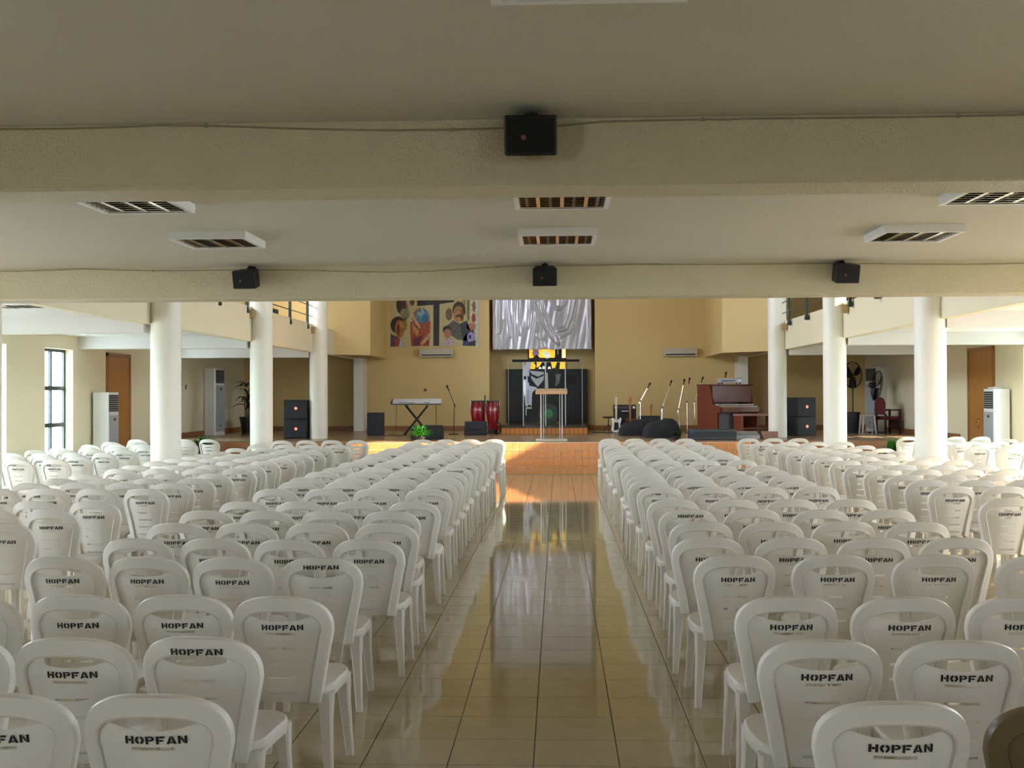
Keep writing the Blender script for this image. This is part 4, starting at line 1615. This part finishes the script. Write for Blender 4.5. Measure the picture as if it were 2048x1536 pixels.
tube(bm, [(-4.36, 30.62, 1.45), (-4.36, 30.62, 1.1), (-4.38, 30.65, .8), (-4.4, 30.66, ST + .01), (-4.6, 30.75, ST + .01)], .006, 6)
tag(obj('power_cord', bm, M_BLACKM), 'thin dark cord hanging from the end of the keyboard', 'cord')
bm = new()
tube(bm, [(-3.3, 30.66, 1.5), (-3.29, 30.66, 1.0), (-3.26, 30.66, ST + .01), (-3.1, 30.8, ST + .01)], .007, 6)
tag(obj('power_cord', bm, M_BLACKM), 'thin dark cord hanging from the middle of the keyboard', 'cord')
bm = new()
q = random.Random(4)
tube(bm, [(-4.6 + .12 * k, 29.55 + q.uniform(-.06, .06), ST + .008) for k in range(14)], .009, 6)
tag(obj('floor_cable', bm, M_BLACKM), 'black cable trailing over the stage floor below the keyboard', 'cable')
bm = new()
tube(bm, [(.95 + .09 * k, 31.3 + .15 * math.sin(k * .9), ST + .008) for k in range(10)], .009, 6)
tag(obj('floor_cable', bm, M_BLACKM), 'black cable trailing over the stage floor beside the niche platform', 'cable')


# congas
def conga(loc, rad, label):
    r = thing('conga_drum', label, 'conga', loc, group='pair of red congas')
    k = rad / .2
    bm = new()
    lathe(bm, [(.125 * k, .0), (.13 * k, .06), (.155 * k, .25), (.195 * k, .46), (.212 * k, .6), (.205 * k, .74), (.185 * k, .88)], 28)
    obj('shell', bm, mat('conga_red', (138, 16, 24), .16, coat=.8), r)
    bm = new()
    lathe(bm, [(.19 * k, .86), (.2 * k, .865), (.2 * k, .9), (.185 * k, .905)], 28)
    obj('rim', bm, M_BLACKM, r)
    bm = new()
    lathe(bm, [(.186 * k, .9), (.18 * k, .908), (.01, .91)], 28)
    obj('drum_skin', bm, mat('drum_skin', (214, 200, 172), .5), r)
    bm = new()
    lathe(bm, [(.14 * k, 0), (.145 * k, .0), (.15 * k, .09), (.145 * k, .1)], 24)
    obj('foot_ring', bm, M_BLACKM, r)
    for j in range(6):
        a = 2 * math.pi * j / 6 + .3
        bm = new()
        tube(bm, [(.2 * k * math.cos(a), .2 * k * math.sin(a), .88), (.215 * k * math.cos(a), .215 * k * math.sin(a), .74)], .008, 6)
        obj('tuning_lug', bm, M_CHROME, r)
    return r


conga((-2.2, 31.3, ST), .2, 'red conga standing behind the black floor monitor')
conga((-1.79, 31.2, ST), .178, 'red conga nearer the niche, beside its twin')
bm = new()
tube(bm, [(-1.99, 31.0, ST + .0), (-1.99, 31.0, ST + 1.05)], .018, 8)
tube(bm, [(-1.99 - .12, 31.0, ST + .01), (-1.99 + .12, 31.0, ST + .01)], .02, 6)
tag(obj('black_rod', bm, M_BLACKM), 'upright black rod between the two red congas', 'rod')
r = thing('cable_coil', 'coiled black cable and fan beside the niche platform', 'cable', (-1.66, 30.6, ST))
for k in range(3):
    bm = new()
    tube(bm, [(.14 * math.cos(2 * math.pi * j / 24), -.04 * k, .17 + .16 * math.sin(2 * math.pi * j / 24)) for j in range(24)], .014, 6, closed=True)
    obj('loop', bm, M_BLACKM, r)

# ---------------------------------------------------------------- organ
M_ORG = wood('organ_wood', (92, 40, 22), (128, 62, 34), .35, (3, 3, 14))
M_ORGP = wood('organ_panel', (104, 62, 52), (126, 80, 66), .3, (20, 3, 3))
r = thing('organ', 'large brown wooden organ console beside the column', 'organ', (4.52, 30.3, ST), R(33))
w, d, h = 1.42, .92, 1.28
bm = new()
prism(bm, [(-d / 2 + .12, 0), (d / 2, 0), (d / 2, h), (-d / 2 + .42, h), (-d / 2 + .30, .78), (-d / 2, .72), (-d / 2, .60), (-d / 2 + .12, .56)], -w / 2, -w / 2 + .05, mtx=Matrix.Rotation(R(90), 4, 'Z') @ Matrix.Scale(-1, 4, (0, 1, 0)))
obj('side_panel', bm, M_ORG, r, smooth=False)
bm = new()
prism(bm, [(-d / 2 + .12, 0), (d / 2, 0), (d / 2, h), (-d / 2 + .42, h), (-d / 2 + .30, .78), (-d / 2, .72), (-d / 2, .60), (-d / 2 + .12, .56)], w / 2 - .05, w / 2, mtx=Matrix.Rotation(R(90), 4, 'Z') @ Matrix.Scale(-1, 4, (0, 1, 0)))
obj('side_panel', bm, M_ORG, r, smooth=False)
bm = new()
box(bm, -w / 2 - .02, w / 2 + .02, -.12, d / 2 + .01, h, h + .035, .006)
obj('lid', bm, M_ORG, r)
bm = new()
box(bm, -w / 2 + .05, w / 2 - .05, -.10, -.06, .84, h - .01)
obj('upper_panel', bm, M_ORGP, r, smooth=False)
bm = new()
box(bm, -w / 2 + .05, w / 2 - .05, -d / 2 + .02, d / 2 - .02, .58, .72, .01)
obj('key_shelf', bm, mat('organ_shelf', (150, 112, 96), .35), r)
bm = new()
box(bm, -w / 2 + .1, w / 2 - .1, -d / 2 + .05, -d / 2 + .2, .72, .745)
obj('lower_keys', bm, mat('keys_ivory', (216, 208, 190), .35), r, smooth=False)
bm = new()
box(bm, -w / 2 + .1, w / 2 - .1, -d / 2 + .2, -d / 2 + .34, .76, .79)
obj('upper_keys', bm, mat('keys_ivory', (216, 208, 190), .35), r, smooth=False)
bm = new()
box(bm, -w / 2 + .05, w / 2 - .05, d / 2 - .06, d / 2 - .03, 0, h)
obj('back_panel', bm, mat('organ_kneehole', (150, 132, 128), .4), r, smooth=False)
for k in range(13):
    bm = new()
    x = -w / 2 + .16 + k * .088
    box(bm, x - .012, x + .012, -d / 2 - .05, .2, .07, .1, .004)
    obj('pedal', bm, M_CHROME if k % 2 else M_ORG, r)
r = thing('organ_bench', 'brown wooden organ bench in front of the organ', 'bench', (4.95, 29.0, ST), R(20))
bm = new()
box(bm, -.5, .5, -.2, .2, .5, .56, .006)
obj('seat', bm, mat('bench_top', (148, 104, 88), .35), r)
for x in (-.48, .42):
    bm = new()
    box(bm, x, x + .06, -.19, .19, 0, .5)
    obj('end_panel', bm, M_ORG, r, smooth=False)
bm = new()
box(bm, -.42, .42, -.02, .02, .16, .21)
obj('stretcher', bm, M_ORG, r, smooth=False)
r = thing('disc_player', 'silver disc player lying on top of the organ', 'player', (4.5, 30.15, ST + h + .035), R(12))
bm = new()
box(bm, -.3, .3, -.16, .16, .03, .15, .012)
obj('case', bm, mat('player_silver', (178, 176, 186), .35, metal=.4), r)
bm = new()
box(bm, -.27, .1, -.166, -.158, .07, .11)
obj('display', bm, mat('player_display', (100, 104, 120), .3), r, smooth=False)
bm = new()
box(bm, .16, .26, -.168, -.158, .06, .12, .003)
obj('knob_panel', bm, M_WHITE, r)
for x in (-.24, .24):
    for y in (-.12, .12):
        bm = new()
        lathe(bm, [(.02, 0), (.02, .032)], 10, Matrix.Translation((x, y, 0)))
        obj('foot', bm, M_BLACK, r)

# long dark box and silver box at the stage edge
r = thing('equipment_case', 'long low dark equipment case at the edge of the stage', 'case', (3.58, 26.75, ST))
bm = new()
box(bm, -.54, .54, -.22, .22, .0, .24, .012)
obj('body', bm, mat('case_dark', (46, 52, 56), .5), r)
bm = new()
for z in (.03, .2):
    box(bm, -.55, .55, -.228, -.215, z, z + .014, .002)
obj('metal_trim', bm, mat('case_trim', (110, 112, 108), .35, metal=.6), r)
bm = new()
box(bm, -.52, -.46, -.232, -.218, .14, .2, .003)
obj('corner_label', bm, mat('label_blue', (40, 72, 120), .5), r)
r = thing('silver_mixer', 'flat silver mixing unit with blue end at the edge of the stage', 'mixer', (4.46, 27.2, ST))
bm = new()
prism(bm, [(-.2, 0), (.2, 0), (.2, .17), (-.2, .08)], -.27, .27, mtx=Matrix.Rotation(R(90), 4, 'Z') @ Matrix.Scale(-1, 4, (0, 1, 0)))
obj('case', bm, mat('mixer_silver', (160, 164, 164), .35, metal=.3), r, smooth=False)
bm = new()
box(bm, -.33, -.27, -.2, .2, 0, .18, .01)
obj('end_cheek', bm, mat('label_blue', (40, 72, 120), .5), r)
r = thing('cardboard_box', 'small pinkish brown box beside the silver mixing unit', 'box', (4.98, 27.1, ST))
bm = new()
box(bm, -.17, .17, -.15, .15, 0, .17, .004)
obj('body', bm, mat('cardboard', (158, 118, 98), .7), r)
bm = new()
box(bm, -.17, .17, -.02, .02, .17, .172)
obj('tape', bm, mat('tape', (190, 165, 130), .4), r, smooth=False)

# ---------------------------------------------------------------- organ side corner: fans, pots, chairs
def fan(loc, hub, tilt, rz, rad, label, group='pedestal fans'):
    r = thing('pedestal_fan', label, 'fan', loc, rz, group)
    bm = new()
    lathe(bm, [(.24, 0), (.24, .02), (.05, .05), (.03, .06)], 24)
    obj('base', bm, M_BLACKM, r)
    bm = new()
    tube(bm, [(0, 0, .04), (0, 0, hub - .1)], .018, 10)
    obj('pole', bm, M_BLACKM, r)
    mt = Matrix.Translation((0, 0, hub)) @ Matrix.Rotation(tilt, 4, 'X') @ Matrix.Rotation(R(90), 4, 'X')
    bm = new()
    lathe(bm, [(.02, -.22), (.07, -.2), (.08, -.08), (.05, -.03)], 18, mt)
    tube(bm, [(0, 0, hub - .14), (0, .04, hub - .05), mt @ Vector((0, 0, -.12))], .02)
    obj('motor', bm, M_BLACKM, r)
    bm = new()
    for k, z in ((0, -.07), (1, .07)):
        for rr in (rad, rad * .8, rad * .6, rad * .4):
            zz = z if rr < rad else z * .2
            tube(bm, [mt @ Vector((rr * math.cos(2 * math.pi * j / 36), rr * math.sin(2 * math.pi * j / 36), zz)) for j in range(36)], .003 if rr < rad else .008, 5, closed=True)
        for j in range(24):
            a = 2 * math.pi * j / 24
            tube(bm, [mt @ Vector((.06 * math.cos(a), .06 * math.sin(a), z)), mt @ Vector((rad * .8 * math.cos(a), rad * .8 * math.sin(a), z)), mt @ Vector((rad * math.cos(a), rad * math.sin(a), z * .2))], .0025, 4)
    obj('guard', bm, M_BLACKM, r)
    for k in range(3):
        a = 2 * math.pi * k / 3 + .5
        bm = new()
        v = []
        for t, ww in ((.12, .05), (.5, .11), (.85, .12), (.95, .06)):
            for s in (-1, 1):
                v.append(bm.verts.new(mt @ Vector((rad * t * math.cos(a) - s * ww * math.sin(a), rad * t * math.sin(a) + s * ww * math.cos(a), s * .03))))
        for i in range(3):
            bm.faces.new((v[2 * i], v[2 * i + 1], v[2 * i + 3], v[2 * i + 2]))
        bmesh.ops.solidify(bm, geom=bm.faces[:], thickness=.004)
        obj('fan_blade', bm, mat('fan_blade', (52, 50, 48), .4), r)
    return r


fan((8.56, 31.0, ST), 1.26, R(8), R(58), .40, 'black pedestal fan in front of the stage air conditioner, organ side')
fan((8.06, 31.55, ST), 1.56, R(0), R(35), .36, 'tall black pedestal fan half hidden by the middle column, organ side')
r = thing('waste_bin', 'dark round bin at the foot of the half hidden fan', 'bin', (7.88, 30.95, ST))
bm = new()
lathe(bm, [(.17, 0), (.2, .5), (.215, .5), (.215, .54), (.19, .54), (.18, .5), (.02, .05)], 22)
obj('body', bm, mat('bin_dark', (26, 30, 30), .5), r)
bm = new()
lathe(bm, [(.222, .5), (.222, .55), (.2, .56)], 22, cap=False)
obj('rim', bm, M_BLACKM, r)
r = thing('plastic_stool', 'small white plastic stool beside the pedestal fan', 'stool', (8.2, 30.6, ST))
bm = new()
box(bm, -.17, .17, -.17, .17, .45, .49, .012)
obj('seat', bm, M_CHAIR, r)
for sx in (-1, 1):
    for sy in (-1, 1):
        bm = new()
        tube(bm, [(sx * .14, sy * .14, .46), (sx * .175, sy * .175, 0)], [.03, .022], 6)
        obj('leg', bm, M_CHAIR, r)
r = thing('armchair', 'dark wooden chair with maroon upholstery behind the pedestal fan', 'armchair', (8.72, 30.55, ST), R(-75))
M_MAR = mat('maroon_cloth', (96, 30, 36), .7)
M_DW = wood('dark_chair_wood', (48, 26, 18), (70, 38, 24), .4, (10, 10, 10))
bm = new()
box(bm, -.24, .24, -.22, .22, .36, .45, .025)
obj('seat', bm, M_MAR, r)
bm = new()
prism(bm, [(-.22, .5), (.22, .5), (.24, .8), (.15, .92), (0, .96), (-.15, .92), (-.24, .8)], -.26, -.2)
bmesh.ops.bevel(bm, geom=bm.edges[:], offset=.015, segments=1, affect='EDGES')
obj('backrest', bm, M_MAR, r)
for sx in (-1, 1):
    for y in (-.22, .2):
        bm = new()
        box(bm, sx * .25 - .025, sx * .25 + .025, y - .025, y + .025, 0, .52 if y < 0 else .6)
        obj('leg', bm, M_DW, r, smooth=False)
    bm = new()
    box(bm, sx * .25 - .03, sx * .25 + .03, -.25, .23, .6, .64, .01)
    obj('armrest', bm, M_DW, r)
bm = new()
box(bm, -.25, .25, .19, .22, .1, .36)
obj('apron', bm, M_DW, r, smooth=False)

# plants
bushy((-3.17, 26.15, ST), 'bright green fern in front of the floor monitor at the stage edge', .36, .32, 230, M_POT, (.1, .13), 11, lw=.04)
bushy((-7.9, 25.2, 0), 'green potted plant beside the stage, conga side, behind the white chairs', .40, .28, 60, M_POT, (.66, .2), 12, lw=.06)
bushy((7.3, 25.2, 0), 'green potted plant beside the stage, organ side, behind the white chairs', .40, .34, 60, M_POT, (.5, .24), 13, lw=.07)
bushy((2.74, 26.75, ST), 'low dark fern between the covered monitor and the equipment case', .24, .16, 90, M_POT, (.08, .1), 14, lm=M_LEAFD, lw=.03)
r = thing('potted_palm', 'tall dark potted palm in the stage corner, half behind the column', 'plant', (-8.85, 32.2, ST))
bm = new()
lathe(bm, [(.16, 0), (.22, .4), (.235, .4), (.235, .46), (.2, .46), (.19, .4), (.02, .38)], 20)
obj('pot', bm, M_POT, r)
bm = new()
for k in range(4):
    tube(bm, [(.03 * k - .05, .02 * k, .4), (.06 * k - .1, .03 * k, 1.0 + .1 * k)], [.016, .01], 6)
obj('stem', bm, mat('palm_stem', (82, 70, 44), .6), r)
q = random.Random(9)
for k in range(22):
    a = q.uniform(0, 6.28)
    z = q.uniform(.65, 1.35)
    b = Vector((q.uniform(-.08, .08), q.uniform(-.08, .08), z))
    L = q.uniform(.3, .5)
    bm = new()
    leaf(bm, b, b + Vector((math.cos(a) * L, math.sin(a) * L, q.uniform(-.05, .25))), .11, .08, n=5)
    obj('leaf', bm, M_LEAFD, r, smooth=False)
# sockets on the back wall
for x, lab in ((-7.55, 'dark wall socket with plugged cable beside the column'), (-7.28, 'dark wall socket left of the stacked loudspeakers'), (7.15, 'dark wall socket beside the organ side loudspeakers'), (7.55, 'dark wall socket nearer the middle column, organ side')):
    bm = new()
    box(bm, x - .05, x + .05, YE - .03, YE, 1.12, 1.2, .006)
    box(bm, x - .02, x + .02, YE - .06, YE - .03, 1.13, 1.17, .006)
    tag(obj('wall_socket', bm, M_BLACK), lab, 'socket')
for X, Y, Z, lab in ((XL, 28.75, 1.95, 'small dark wall mark beside the stage air conditioner, conga side'),):
    bm = new()
    box(bm, X, X + .012, Y - .04, Y + .04, Z - .06, Z + .06, .003)
    tag(obj('wall_switch', bm, mat('switch_grey', (90, 88, 84), .5)), 'small grey wall switch beside the stage air conditioner, conga side', 'switch')
